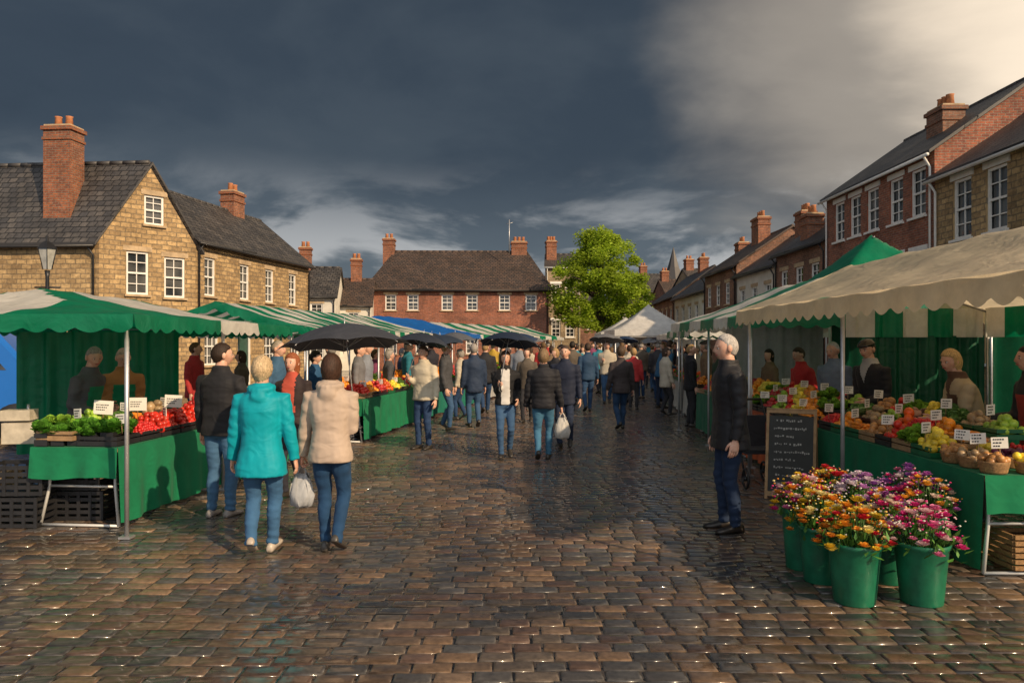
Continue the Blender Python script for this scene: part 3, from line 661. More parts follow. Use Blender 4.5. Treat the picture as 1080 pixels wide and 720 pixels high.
# ---------------------------------------------------------------- tree
def tree(name,x,y,zb,zt,rx,n=42000):
    e=empty(name,(x,y,0)); T=MB()
    T.tube([(0,0,-.05),(.05,0,1.2),(0,.1,zb),(0,0,zb+2.2),(.1,0,zt-1.5)],[.34,.26,.22,.15,.05],10)
    cl=[]; H=zt-zb; r2=np.random.default_rng(5); K=130
    for i in range(K):
        a=r2.uniform(0,6.28); f=r2.uniform(0,1); z=zb+.3+f*(H-.7); prof=math.sin(math.pi*min(1,(f*.84+.14)))**.55
        rr=rx*prof*r2.uniform(.2,.97); cl.append((math.cos(a)*rr,math.sin(a)*rr,z,r2.uniform(.38,.75)*rx/3.2))
        if i%4==0: T.tube([(0,0,zb+.2+f*H*.5),(math.cos(a)*rr*.5,math.sin(a)*rr*.5,z-.4),(math.cos(a)*rr,math.sin(a)*rr,z)],[.09,.05,.015],6)
    T.build('trunk_and_limbs',[plain('bark',(.07,.05,.035),.9,0,.3,5,.5)],parent=e)
    L=MB(); q=np.array([(-.5,0,-.32),(.5,0,-.32),(.6,.1,.3),(-.4,.08,.36)]); per=n//K
    pos=[];col=[]
    for cx,cy,cz,cr in cl:
        p=r2.normal(size=(per,3)); p/=np.linalg.norm(p,axis=1)[:,None]; p*=(r2.uniform(.1,1.25,(per,1))**.7)*cr; p[:,2]*=.8
        pos.append(p+np.array([cx,cy,cz])); b=r2.uniform(.8,1.15); col.append(np.array([.34,.46,.035])*b*r2.uniform(.75,1.25,(per,1)))
    pos=np.concatenate(pos);col=np.concatenate(col)
    copies(L,q,[[0,1,2,3]],pos,r2.uniform(.08,.17,len(pos)),r2.uniform(0,6.28,len(pos)),col,0,False,r2.uniform(-1.5,1.5,len(pos)))
    L.build('foliage',[vcol('spring_leaves',.5,.3,.55,0,3)],parent=e)
tree('lime_tree',PX(632,50),50,2.5,9.4,3.5)
tree('lime_tree',PX(600,66),66,3,7.5,2.2,12000)

# ---------------------------------------------------------------- stalls
PAL=[CGREEN,CWHITE,CREAM,(.01,.16,.58),(.02,.05,.03),(.55,.6,.62)]
def canopy(P0,P1,side,D,eave,ridge,stripes,val=.16,hip=0,par=None,sag=.04,rf=.5,name='canopy',endm=None,poles=None):
    P0=Vector((*P0,0));P1=Vector((*P1,0)); L=(P1-P0).length; d=(P1-P0)/L; b=Vector((d.y,-d.x,0))*side
    na=max(24,int(L*16)); nb=32
    def z(a,t):
        k=min(t/(D*rf),(D-t)/(D*(1-rf)),1)
        if hip: k=min(k,a/hip,(L-a)/hip)
        k=max(k,0)
        bay=abs(math.sin(math.pi*a/(L/max(2,round(L/1.6)))))
        return eave+(ridge-eave)*k-sag*math.sin(math.pi*min(k,1))*(.5+.8*bay)
    mb=MB(); V=[];
    aa=np.linspace(0,L,na+1)
    for a in aa:
        for j in range(nb+1):
            t=D*j/nb; p=P0+d*a+b*t; V.append((p.x,p.y,z(a,t)+.006*math.sin(a*9+t*5)+.006*math.sin(t*13-a*4)))
    tot=sum(w for w,_ in stripes); 
    def cidx(s,Lx):
        s=(s/Lx)*tot; c=0
        for w,m in stripes:
            c+=w
            if s<=c+1e-6: return m
        return stripes[-1][1]
    F=[];M=[]
    for i in range(na):
        for j in range(nb):
            k=i*(nb+1)+j; F.append((k,k+nb+1,k+nb+2,k+1)); am=(aa[i]+aa[i+1])/2; tm=D*(j+.5)/nb
            if endm and hip and am/hip<min(tm/(D*rf),(D-tm)/(D*(1-rf))): M.append(endm(tm))
            else: M.append(cidx(am,L))
    mb.add(V,np.array(F),np.array(M),True)
    def val_strip(pts,m_of,out):
        V=[];n=len(pts); l=0
        for i,p in enumerate(pts):
            if i: l+=(Vector(p)-Vector(pts[i-1])).length
            sc_=abs(math.sin(l*math.pi/.24)); w=.012*math.sin(l*9)
            V+=[p,(p[0]+w*.5+out[0]*.01,p[1]+out[1]*.01,p[2]-val*.5),(p[0]+w+out[0]*.015,p[1]+w+out[1]*.015,p[2]-val*(.72+.28*sc_))]
        F=[];M=[]
        for i in range(n-1):
            for k in range(2): F.append((3*i+k,3*i+3+k,3*i+4+k,3*i+1+k)); M.append(m_of(i))
        mb.add(V,np.array(F),np.array(M),True)
    for t,sg in ((0,-1),(D,1)):
        out=b*sg; q=np.linspace(0,L,int(L*32)); pts=[]
        for a in q: p=P0+d*a+b*t+out*.004; pts.append((p.x,p.y,z(a,t)+.004))
        val_strip(pts,lambda i:cidx(q[i],L),out)
    for a,sg in ((0,-1),(L,1)):
        out=d*sg; q=np.linspace(0,D,int(D*32)); pts=[]
        for t in q: p=P0+d*a+b*t+out*.004; pts.append((p.x,p.y,z(a,t)+.004))
        val_strip(pts,lambda i:(endm(q[i]) if (endm and a==0) else cidx(0 if a==0 else L,L)),out)
    ob=mb.build(name,[canopymat(c,.5 if c is CREAM else .38) for c in PAL]); ob.parent=par
    fr=MB()
    for a in (poles if poles else ([.12,L/2,L-.12] if L>3.5 else [.12,L-.12])):
        for t in (.12,D-.12):
            p=P0+d*a+b*t; fr.tube([(p.x,p.y,0),(p.x,p.y,z(a,t)-.03)],.02,8,0); fr.box(p.x,p.y,.01,.1,.1,.02)
        p=P0+d*a+b*.12;q=P0+d*a+b*(D-.12);r=P0+d*a+b*(D*rf)
        fr.tube([(p.x,p.y,z(a,.12)-.05),(r.x,r.y,z(a,D*rf)-.07),(q.x,q.y,z(a,D-.12)-.05)],.014,6,0)
    for t in (.12,D*rf,D-.12):
        p=P0+d*.12+b*t;q=P0+d*(L-.12)+b*t; h=hip if t==D*rf else 0
        p=p+d*h;q=q-d*h
        zz=z(h+.12 if not h else h,t)-.05
        if not hip or t!=.12: fr.tube([(p.x,p.y,zz),(q.x,q.y,zz)],.014,6,0)
    fr.build('frame',[METAL],parent=par)
def table(name,P0,P1,side,D,h=.74,cloth=GREEN,end=True,skirt=.68,legs=True):
    P0=Vector((*P0,0));P1=Vector((*P1,0)); L=(P1-P0).length; d=(P1-P0)/L; b=Vector((d.y,-d.x,0))*side
    e=empty(name); rot=math.atan2(d.y,d.x)
    c=P0+d*L/2+b*D/2; T=MB(); T.box(c.x,c.y,h-.015,L,D,.03,rot); T.build('table_top',[WOOD],parent=e)
    C=MB(); n=int(L*40)
    def grid(A,B,cols,hh):
        V=[];k=6;o=Vector(((B-A).y,-(B-A).x,0)).normalized()
        if o.dot((P0+P1)/2+b*D/2-A)>0:o=-o
        for i in range(cols+1):
            s=i/cols; p=A.lerp(B,s); l=s*(B-A).length
            for j in range(k+1):
                f=j/k; wv=(.020*math.sin(l*11)+.016*math.sin(l*23+1)+.012*math.sin(l*5))*f+.014*f+.004
                q=p+o*wv; V.append((q.x,q.y,h+.006-hh*f-(.012*math.sin(l*7)*f)))
        F=[(i*(k+1)+j,(i+1)*(k+1)+j,(i+1)*(k+1)+j+1,i*(k+1)+j+1) for i in range(cols) for j in range(k)]
        C.add(V,np.array(F),0,True)
    grid(P0,P1,n,skirt)
    if end: grid(P0+b*D,P0,int(D*40),.28)
    z=h+.006; q=[P0,P1,P1+b*D,P0+b*D]; C.quad(*[(p.x,p.y,z) for p in q])
    C.build('tablecloth',[fabric(cloth,.9,.25)],parent=e)
    if legs:
        G=MB()
        for a in (.12,L-.12):
            for s0,s1 in ((.10,.04),(D-.10,D-.04)):
                u0=P0+d*a+b*s0;u1=P0+d*(a-.04)+b*s1
                G.tube([(u0.x,u0.y,h-.03),(u0.x,u0.y,h*.5),(u1.x,u1.y,.012)],.015,8)
            G.tube([(P0+d*a+b*.1)[:2]+(h*.5,),(P0+d*a+b*(D-.1))[:2]+(h*.5,)],.012,6)
            G.tube([(P0+d*(a-.04)+b*.04)[:2]+(.015,),(P0+d*(a-.04)+b*(D-.04))[:2]+(.015,)],.014,6)
        G.build('trestle_legs',[WMETAL],parent=e)
    return e
KINDS={'tomato':((.62,.03,.015),.036,.0),'orange':((.80,.27,.015),.042,0),'apple_red':((.48,.03,.03),.038,.1),'apple_green':((.32,.50,.05),.038,0),'lemon':((.82,.62,.05),.034,.1),'potato':((.38,.26,.14),.040,.3),'carrot':((.80,.25,.02),.02,0),'pepper':((.7,.10,.01),.046,.3),'aubergine':((.03,.01,.03),.04,.1),'strawberry':((.6,.02,.02),.019,0),'onion':((.5,.24,.08),.038,.2),'plum':((.14,.02,.06),.028,.1),'melon':((.46,.42,.16),.085,.2)}
def crate(kind,x,y,z,w=.4,dp=.3,rot=0,h=.09,boxm=0):
    mb=MB(); c,s=math.cos(rot),math.sin(rot)
    def wl(a,b): return (x+a*c-b*s,y+a*s+b*c)
    t=.012
    for a,b,sa,sb in ((0,-dp/2+t/2,w,t),(0,dp/2-t/2,w,t),(-w/2+t/2,0,t,dp-2*t),(w/2-t/2,0,t,dp-2*t)):
        p=wl(a,b)
        mb.box(p[0],p[1],z+h*.28,sa,sb,h*.48,rot,1); mb.box(p[0],p[1],z+h*.83,sa,sb,h*.34,rot,1)
    p=wl(0,0); mb.box(p[0],p[1],z+.006,w-2*t,dp-2*t,.01,rot,1)
    if kind in ('cabbage','lettuce','herbs','leek'):
        n=16
        leaf=np.array([(-.5,-.1,0),(0,-.5,.0),(.5,-.1,0),(.42,.45,.25),(0,.6,.34),(-.42,.45,.25)])
        for i in range(n):
            a,b=rng.uniform(-w*.42,w*.42),rng.uniform(-dp*.38,dp*.38); q=wl(a,b); zz=z+h*.75+rng.uniform(0,.09)
            k=30; r=.062
            base={'cabbage':(.14,.28,.07),'lettuce':(.24,.44,.05),'herbs':(.10,.28,.03),'leek':(.35,.45,.22)}[kind]
            an=rng.uniform(0,6.28,k); tl=rng.uniform(-.2,1.3,k)
            pos=np.stack([q[0]+np.cos(an+1.57)*r*.5*np.cos(tl),q[1]+np.sin(an+1.57)*r*.5*np.cos(tl),zz+np.sin(tl)*r*.7],1)
            cc=np.array(base)*rng.uniform(.5,1.5,(k,1))
            copies(mb,leaf,[[0,1,2,3,4,5]],pos,np.full(k,r),an,cc,2,True,tl)
            if kind=='cabbage': mb.ell((q[0],q[1],zz+.02),(r*.75,r*.75,r*.65),None,12,8,2,col=(.28,.42,.14))
    else:
        col,r,var=KINDS[kind]; pos=[]
        if kind=='carrot':
            n=int(w*dp*650)
            pos=np.stack([rng.uniform(-w*.4,w*.4,n),rng.uniform(-dp*.38,dp*.38,n),rng.uniform(0,1,n)],1)
            P3=np.array([(*wl(a,b),z+h*.7+.08*k*(1-abs(a)/(w*.6))) for a,b,k in pos]); scl=np.stack([np.full(n,.014),np.full(n,.07),np.full(n,.014)],1)
            copies(mb,ICOV,ICOF,P3,scl,rot+1.57+rng.normal(0,.35,n),np.array(col)*rng.uniform(.7,1.15,(n,1)),0)
        else:
            stp=r*1.78
            for L_ in range(4 if kind!='melon' else 2):
                m_=r+L_*r*.85
                xs=np.arange(-w/2+m_,w/2-m_+.001,stp); ys=np.arange(-dp/2+m_,dp/2-m_+.001,stp)
                for a in xs:
                    for b in ys: pos.append((*wl(a+rng.normal(0,r*.2),b+rng.normal(0,r*.2)),z+h-.3*r+L_*r*1.2+rng.normal(0,r*.18)))
            if pos:
                n=len(pos); scl=np.ones((n,3))*r*rng.uniform(.85,1.12,(n,1))*(1+rng.normal(0,.05+var*.4,(n,3)))
                if kind=='aubergine': scl[:,1]*=1.9
                if kind=='lemon': scl[:,0]*=1.25
                cc=np.array(col)*rng.uniform(.65,1.2,(n,1)); 
                copies(mb,ICOV,ICOF,pos,scl,rng.uniform(0,6.28,n),cc,0)
    mb.build(kind+'_crate',[FRUIT,(WOOD,BLACKP,plain('green_plastic',(.01,.12,.05),.4))[boxm],LEAFY])
def pricetag(x,y,z,rot=0,k_=1.0):
    mb=MB(); mb.box(0,0,.14,.12*k_,.004,.09*k_,0,0); mb.tube([(0,.005,0),(0,.005,.12)],.003,5,1)
    for k in range(3):
        x0=-.045*k_
        while x0<(.03-.012*k)*k_: l=random.uniform(.006,.016); mb.box(x0+l/2,-.0035,.165-.024*k,l,.0015,.010,0,2); x0+=l+.006
    mb.xf(Matrix.Translation((x,y,z))@Matrix.Rotation(rot,4,'Z')@Matrix.Rotation(random.uniform(-.08,.08),4,'Y'))
    mb.build('price_tag',[CARD,WOOD,BLACKP])
def fill(P0,P1,side,D,z,kinds,rows=2,step=.42,slope=.0,boxm=None,tags=True):
    P0=Vector((*P0,0));P1=Vector((*P1,0)); L=(P1-P0).length; d=(P1-P0)/L; b=Vector((d.y,-d.x,0))*side; rot=math.atan2(d.y,d.x)
    n=int(L/step); k=0
    for i in range(n):
        for r_ in range(rows):
            p=P0+d*((i+.5)*L/n)+b*((r_+.5)*D/rows)
            kd=kinds[(k*5+i*3+r_)%len(kinds)]; k+=1
            zz=z+r_*slope
            crate(kd,p.x,p.y,zz,L/n*.96,D/rows*.94,rot+rng.normal(0,.02),.09,rng.integers(0,3) if boxm is None else boxm)
            if tags and (i+r_)%2==0: 
                q=p-b*D/rows*.3; pricetag(q.x,q.y,zz+.10,rng.normal(0,.25)+side*(.35))
def curtain(mb,xa,ya,xb,yb,z0,z1,mat=0):
    n=60;V=[]; d=Vector((xb-xa,yb-ya,0)); o=Vector((d.y,-d.x,0)).normalized()
    for i in range(n+1):
        f=i/n; w=.035*math.sin(f*38)+.02*math.sin(f*71)
        for j in range(9): V.append((xa+(xb-xa)*f+o.x*w,ya+(yb-ya)*f+o.y*w,z0+(z1-z0)*j/8))
    m=mat if not callable(mat) else np.array([mat((i+.5)/n) for i in range(n) for j in range(8)])
    mb.add(V,np.array([(i*9+j,(i+1)*9+j,(i+1)*9+j+1,i*9+j+1) for i in range(n) for j in range(8)]),m,True)

e=empty('market_stall')
canopy((-3.25,6.35),(-3.25,10.9),-1,3.3,1.95,2.27,[(1.9,0),(1.2,1),(1.5,0)],hip=1.3,par=e,endm=lambda t:1 if t>1.15 else 0)
mb=MB(); curtain(mb,-6.5,9.7,-4.45,9.9,.25,1.85); mb.build('back_curtain',[canopymat((.0,.24,.11))],parent=e)
table('market_table',(-3.6,6.75),(-3.42,8.7),-1,.85)
fill((-3.62,6.8),(-3.45,8.6),-1,.42,.75,['herbs','tomato','tomato','strawberry','tomato'],rows=1,step=.36,boxm=1)
fill((-4.04,6.8),(-3.87,8.6),-1,.38,.80,['lettuce','cabbage','potato','apple_green','carrot'],rows=1,step=.36)
for i in range(5): crate('herbs',PX(48+i*16,6.9),6.9+.02*i,.75,.12,.15,0,.12,1)
for i,uu in enumerate((108,145,182)): pricetag(PX(uu,7.3+.4*i),7.3+.4*i,.93,.15,1.5)
table('market_table',(-3.3,8.9),(-3.1,10.9),-1,.9)
fill((-3.3,8.95),(-3.12,10.8),-1,.85,.75,['tomato','orange','apple_red','pepper'],rows=2,step=.4,slope=.06)
def plastic_crate(x,y,z,rot=0,w=.55,dp=.36,h=.28):
    mb=MB(); c,s=math.cos(rot),math.sin(rot)
    for k in range(5):
        zz=z+.02+k*(h-.04)/4
        for a,b,sa,sb in ((0,-dp/2,w,.015),(0,dp/2,w,.015),(-w/2,0,.015,dp-.02),(w/2,0,.015,dp-.02)):
            mb.box(x+a*c-b*s,y+a*s+b*c,zz,sa,sb,.035,rot)
    for a in np.linspace(-w/2,w/2,6):
        for b in (-dp/2-.004,dp/2+.004): mb.box(x+a*c-b*s,y+a*s+b*c,z+h/2,.03,.012,h,rot)
    mb.box(x,y,z+.012,w-.03,dp-.03,.01,rot); mb.build('plastic_crate',[BLACKP])
plastic_crate(PX(20,7.0),7.0,0); plastic_crate(PX(22,7.0),7.02,.29,.05); plastic_crate(PX(88,7.3),7.3,0,.02); plastic_crate(PX(86,7.3),7.3,.29,-.03); plastic_crate(PX(-30,7.2),7.2,0);plastic_crate(PX(60,8),8.0,0)
def cardboard_box(x,y,z,w,d_,h,rot):
    mb=MB(); c,s=math.cos(rot),math.sin(rot)
    for a,b,sa,sb in ((0,-d_/2,w,.006),(0,d_/2,w,.006),(-w/2,0,.006,d_-.012),(w/2,0,.006,d_-.012)): mb.box(x+a*c-b*s,y+a*s+b*c,z+h/2,sa,sb,h,rot)
    mb.box(x,y,z+.004,w-.02,d_-.02,.006,rot)
    for sg in (-1,1):
        f=MB(); f.box(0,sg*.06,0,w,.12,.005); f.xf(Matrix.Translation((x,y,z+h))@Matrix.Rotation(rot,4,'Z')@Matrix.Translation((0,sg*d_/2,0))@Matrix.Rotation(-sg*.7,4,'X')); mb.V+=f.V; mb.F+=[(q+mb.n,m,s_,None) for q,m,s_,u in f.F]; mb.n+=f.n
    mb.build('cardboard_box',[CARDB])
for b_ in ((4.75,5.1,0,.45,.35,.3,.2),(4.8,5.15,.3,.4,.3,.25,-.1),(-4.5,10.3,0,.5,.4,.35,.3),(5.3,6.9,0,.5,.4,.4,.1),(5.2,9.2,0,.5,.4,.35,.3),(-5.6,7.9,0,.5,.4,.35,.2)): cardboard_box(*b_)
mb=MB(); mb.box(PX(30,7.3),7.3,.83,.34,.3,.2,.1); mb.box(PX(22,7.3),7.28,1.0,.26,.2,.1,.2); mb.tube([(PX(30,7.3),7.3,1.02),(PX(30,7.3),7.3,1.1)],.015,6,1); mb.build('weighing_scale',[plain('cream_plastic',(.5,.45,.36),.5),METAL])
e=empty('market_stall'); canopy((-3.05,11.2),(-1.85,17.2),-1,3.2,1.93,2.35,[(1,0),(1,1)]*11,hip=0,par=e,val=.14)
table('market_table',(-2.55,12.6),(-1.95,16.2),-1,1.0)
fill((-2.53,12.7),(-1.97,16.1),-1,1.0,.75,['tomato','orange','apple_red','pepper','lemon','apple_green'],rows=2,step=.42,slope=.08)
table('market_table',(-1.9,16.6),(-.95,21),-1,1.0,cloth=(.01,.14,.10))
fill((-1.9,16.7),(-.97,20.9),-1,1.0,.75,['apple_red','orange','lettuce','tomato','lemon'],rows=2,step=.45,slope=.08,tags=False)
e=empty('market_stall'); canopy((-2.2,18.4),(-1.0,24),-1,3.4,1.98,2.45,[(1,3)],hip=1,par=e,val=.14)
e=empty('market_stall'); canopy((-1.2,23.5),(1.8,30),-1,3.2,1.98,2.4,[(1,1),(1,0)]*6,hip=.0,par=e,val=.14)
table('market_table',(-.8,22),(.6,27),-1,1.0,cloth=(.3,.3,.3)); fill((-.8,22),(.6,27),-1,1,.75,['apple_red','orange','lettuce'],rows=2,step=.6,slope=.08,tags=False)
e=empty('market_stall'); canopy((1.5,31),(2.6,37),-1,3.2,1.98,2.45,[(1,1)],hip=1,par=e,val=.14)
def marquee(x,y,w,dp,eave,apex):
    e=empty('white_marquee'); mb=MB(); V=[];n=24
    for i in range(n+1):
        for j in range(n+1):
            a=-1+2*i/n;b=-1+2*j/n; k=1-max(abs(a),abs(b)); V.append((x+a*w/2,y+b*dp/2,eave+(apex-eave)*(k**1.35)))
    mb.add(V,np.array([(i*(n+1)+j,(i+1)*(n+1)+j,(i+1)*(n+1)+j+1,i*(n+1)+j+1) for i in range(n) for j in range(n)]),0,True)
    for a,b,c,d_ in ((-1,-1,1,-1),(1,-1,1,1),(1,1,-1,1),(-1,1,-1,-1)):
        mb.quad((x+a*w/2,y+b*dp/2,eave-.25),(x+c*w/2,y+d_*dp/2,eave-.25),(x+c*w/2,y+d_*dp/2,eave),(x+a*w/2,y+b*dp/2,eave))
    mb.build('roof_canvas',[canopymat((.8,.78,.74))],parent=e); f=MB()
    for a in (-1,1):
        for b in (-1,1): f.tube([(x+a*(w/2-.03),y+b*(dp/2-.03),0),(x+a*(w/2-.03),y+b*(dp/2-.03),eave)],.03,8)
    f.build('frame',[METAL],parent=e)
marquee(PX(684,31),31,3.3,3.3,2.25,3.35); marquee(PX(660,42),42,3.2,3.2,2.3,3.2); marquee(PX(735,36),36,3,3,2.2,3.0)
e=empty('market_stall')
canopy((2.92,4.0),(2.92,9.6),1,3.3,2.12,2.72,[(1,2)],hip=0,par=e,val=.2,sag=.05,rf=.45,poles=[.12,2.8,5.48])
mb=MB()
curtain(mb,6.15,5.0,6.15,9.5,.1,1.8); curtain(mb,6.1,9.55,4.6,9.55,.1,1.8); 
curtain(mb,6.05,4.6,6.05,9.5,1.78,2.15,lambda f:1 if int(f*11)%2 else 2); curtain(mb,6.05,9.5,4.3,9.5,1.78,2.15,lambda f:1 if int(f*5)%2 else 2)
mb.build('back_curtain',[canopymat((.01,.11,.06)),canopymat(CGREEN),canopymat(CWHITE)],parent=e)
table('market_table',(3.42,5.35),(3.42,8.4),1,.85)
fill((3.45,6.1),(3.45,8.35),1,.82,.75,['lemon','apple_green','orange','tomato','cabbage','pepper','carrot','lettuce','potato','strawberry','onion'],rows=3,step=.3,slope=.075)
table('market_table',(3.42,8.75),(3.42,11.2),1,.85,cloth=(.42,.09,.03))
fill((3.45,8.75),(3.45,11.1),1,.82,.75,['orange','tomato','apple_red','carrot','lemon','apple_green','lettuce'],rows=3,step=.33,slope=.075)
def basket(x,y,z,r=.1,h=.09,kind='potato'):
    mb=MB(); nn=20
    rg=[]
    for k in range(7):
        f=k/6; rr=r*(.8+.2*f)*(1+.03*(k%2)); rg.append([(x+rr*math.cos(2*math.pi*i/nn)*(1+.02*(i%2)),y+rr*math.sin(2*math.pi*i/nn)*(1+.02*(i%2)),z+h*f) for i in range(nn)])
    rg.append([(x+r*.88*math.cos(2*math.pi*i/nn),y+r*.88*math.sin(2*math.pi*i/nn),z+h*.98) for i in range(nn)])
    rg.append([(x+r*.7*math.cos(2*math.pi*i/nn),y+r*.7*math.sin(2*math.pi*i/nn),z+h*.6) for i in range(nn)])
    mb.loft(rg,1); col,rr,_=KINDS[kind]; n=22
    a=rng.uniform(0,6.28,n); q=np.sqrt(rng.uniform(0,.65,n))*r
    copies(mb,ICOV,ICOF,np.stack([x+q*np.cos(a),y+q*np.sin(a),z+h+rng.uniform(-.01,.05,n)-q*.2],1),np.full(n,min(rr,.03)),None,np.array(col)*rng.uniform(.6,1.2,(n,1)),0)
    mb.build('wicker_basket',[FRUIT,WICKER])
for i,(bx,by) in enumerate([(3.55,5.45),(3.8,5.42),(4.05,5.45),(3.55,5.7),(3.82,5.7),(4.1,5.72),(3.55,5.93),(3.85,5.95),(4.13,5.98)]):
    basket(bx,by,.75,.105,.09,['onion','lemon','strawberry','potato','plum','apple_green'][i%6])
    if i%3==0: pricetag(bx,by-.08,.84,-.3,.9)
table('market_table',(4.5,5.0),(4.5,6.0),1,.8); fill((4.5,5.05),(4.5,5.95),1,.7,.75,['potato','carrot','cabbage'],rows=2,step=.4)
for bx,by in ((3.9,5.6),(4.5,5.45)):
    mb=MB()
    for k in range(6): mb.box(bx,by-.2,.06+k*.045,.46,.02,.03,0,0); mb.box(bx,by+.2,.06+k*.045,.46,.02,.03); mb.box(bx-.23,by,.06+k*.045,.02,.38,.03); mb.box(bx+.23,by,.06+k*.045,.02,.38,.03)
    mb.build('wicker_hamper',[WICKER])
mb=MB()
bm_=Matrix.Translation((PX(835,8.15),8.15,0))@Matrix.Rotation(R(-28),4,'Z')
for sg in (-1,1):
    t=Matrix.Rotation(R(10*sg),4,'X'); q=MB(); q.box(0,0,.48,.46,.02,.86,0,0); q.box(-.245,0,.5,.03,.035,1.0,0,1); q.box(.245,0,.5,.03,.035,1.0,0,1); q.box(0,0,.97,.46,.035,.05,0,1); q.box(0,0,.06,.46,.035,.05,0,1)
    if sg<0:
        for k in range(9):
            wd=[.26,.34,.2,.3,.36,.22,.3,.18,.28][k]; x0=-.18+rng.uniform(0,.03); e_=x0+wd
            while x0<e_: 
                l=random.uniform(.008,.022); q.box(x0+l/2,-.0125,.86-.085*k+random.uniform(-.006,.006),l,.003,random.uniform(.006,.026),0,2); x0+=l+.007
                if random.random()<.15: x0+=.02
    q.xf(Matrix.Translation((0,.17*sg,0))@t); 
    mb.V+=q.V; mb.F+=[(f+mb.n,m,s_,None) for f,m,s_,u in q.F]; mb.n+=q.n
mb.xf(bm_); mb.build('chalkboard_sign',[plain('slate_board',(.02,.022,.02),.6),WOOD,plain('chalk',(.35,.35,.33),.9)])
e=empty('market_stall'); canopy((3.15,10.0),(3.15,14.6),1,3.2,2.08,2.7,[(.8,0),(.8,1)]*3,hip=1.2,par=e,val=.18)
mb=MB(); curtain(mb,6.2,10.2,6.2,14.4,.1,2.05); curtain(mb,6.1,14.5,4.2,14.5,.1,2.05,1); mb.build('back_curtain',[canopymat((.01,.10,.055)),canopymat((.5,.52,.55))],parent=e)
table('market_table',(3.5,11.6),(3.6,14.4),1,1.0,cloth=(.03,.13,.07)); fill((3.5,11.6),(3.6,14.3),1,1,.75,['orange','apple_red','lettuce','lemon'],rows=2,step=.45,slope=.08,tags=False)
e=empty('market_stall'); canopy((3.7,15.4),(4.2,20),1,3.2,2.0,2.6,[(1,1),(1,0)]*3,hip=1.2,par=e,val=.18)
table('market_table',(3.9,15.6),(4.3,19.8),1,1.0,cloth=(.4,.39,.35)); fill((3.9,15.6),(4.3,19.8),1,1,.75,['orange','apple_red','lettuce','pepper'],rows=2,step=.5,slope=.08,tags=False)
e=empty('market_stall'); canopy((4.5,20.6),(5.0,25.5),1,3.2,1.98,2.5,[(1,1)],hip=1,par=e,val=.18)
table('market_table',(4.6,20.6),(5.1,25),1,1.0,cloth=(.02,.12,.07)); fill((4.6,20.6),(5.1,25),1,1,.75,['orange','apple_red','lettuce','pepper'],rows=2,step=.6,slope=.08,tags=False)
e=empty('market_stall'); canopy((5.3,12.5),(5.3,15.5),1,3,2.5,3.75,[(1,0)],hip=1.5,par=e,val=.2)
e=empty('market_stall'); canopy((6.6,26),(7,31),1,3,2.1,2.8,[(1,0),(1,1)]*2,hip=1.2,par=e,val=.18)
def flowers(x,y,z=0,r=.16,h=.38,pal=((.7,.05,.2),),seed=0):
    rr=np.random.default_rng(seed); e=empty('flower_bucket',(x,y,z)); B=MB(); n=28
    prof=[(0,.76),(.02,.78),(.5,.89),(.9,.98),(.93,1.05),(.99,1.06),(1.0,1.0),(.97,.95),(.6,.85)]
    B.loft([[(r*k*math.cos(2*math.pi*i/n),r*k*math.sin(2*math.pi*i/n),h*f) for i in range(n)] for f,k in prof])
    B.build('bucket',[plain('green_bucket_plastic',(.008,.13,.065),.42,0,.35,6)],parent=e)
    F=MB(); S=MB()
    petal=np.array([(0,0,0),(.35,.35,.12),(.3,.85,.28),(0,1,.3),(-.3,.85,.28),(-.35,.35,.12)])
    nb=60
    for i in range(nb):
        a=i*2.39996+rr.uniform(-.3,.3); q=math.sqrt((i+.5)/nb)*r*1.5; hz=h+.23-1.0*q*q/r*.7+rr.uniform(-.04,.03)
        cx,cy=q*math.cos(a),q*math.sin(a); S.tube([(cx*.3,cy*.3,h*.6),(cx*.8,cy*.8,h+.04),(cx,cy,hz)],.003,4,0,col=(.05,.12,.02))
        c=np.array(pal[(int(a*1.1)+rr.integers(2))%len(pal)]); R0=rr.uniform(.028,.046)*(1.25 if i%5==0 else 1)
        for layer,(k,tl,sz) in enumerate(((9,.15,1.0),(9,.55,.88),(8,.95,.68),(6,1.25,.45))):
            an=np.arange(k)*6.283/k+rr.uniform(0,1)
            copies(F,petal,[[0,1,2,3,4,5]],np.tile((cx,cy,hz),(k,1)),np.full(k,R0*sz),an,c*rr.uniform(.7,1.15,(k,1)),0,True,np.full(k,tl)+rr.normal(0,.12,k))
    k=170; an=rr.uniform(0,6.28,k); q=rr.uniform(.2,1.5,k)*r
    leaf=np.array([(0,0,0),(.22,.4,.05),(0,1.2,.1),(-.22,.4,.05)])
    copies(S,leaf,[[0,1,2,3]],np.stack([q*np.cos(an),q*np.sin(an),h+rr.uniform(-.02,.14,k)-q*.3],1),rr.uniform(.04,.08,k),an+rr.uniform(-2,2,k),np.array((.07,.19,.03))*rr.uniform(.5,1.8,(k,1)),0,False,rr.uniform(0,1.4,k))
    k=90; an=rr.uniform(0,6.28,k); q=np.sqrt(rr.uniform(0,1,k))*1.6*r
    copies(F,ICOV*np.array([1,1,.7]),ICOF,np.stack([q*np.cos(an),q*np.sin(an),h+.25-q*.5+rr.uniform(-.06,.05,k)],1),rr.uniform(.005,.010,k),None,np.array(list(pal)+[(.8,.78,.7)])[rr.integers(0,len(pal)+1,k)],0)
    F.build('blooms',[PETAL],parent=e); S.build('stems_and_leaves',[LEAFY],parent=e)
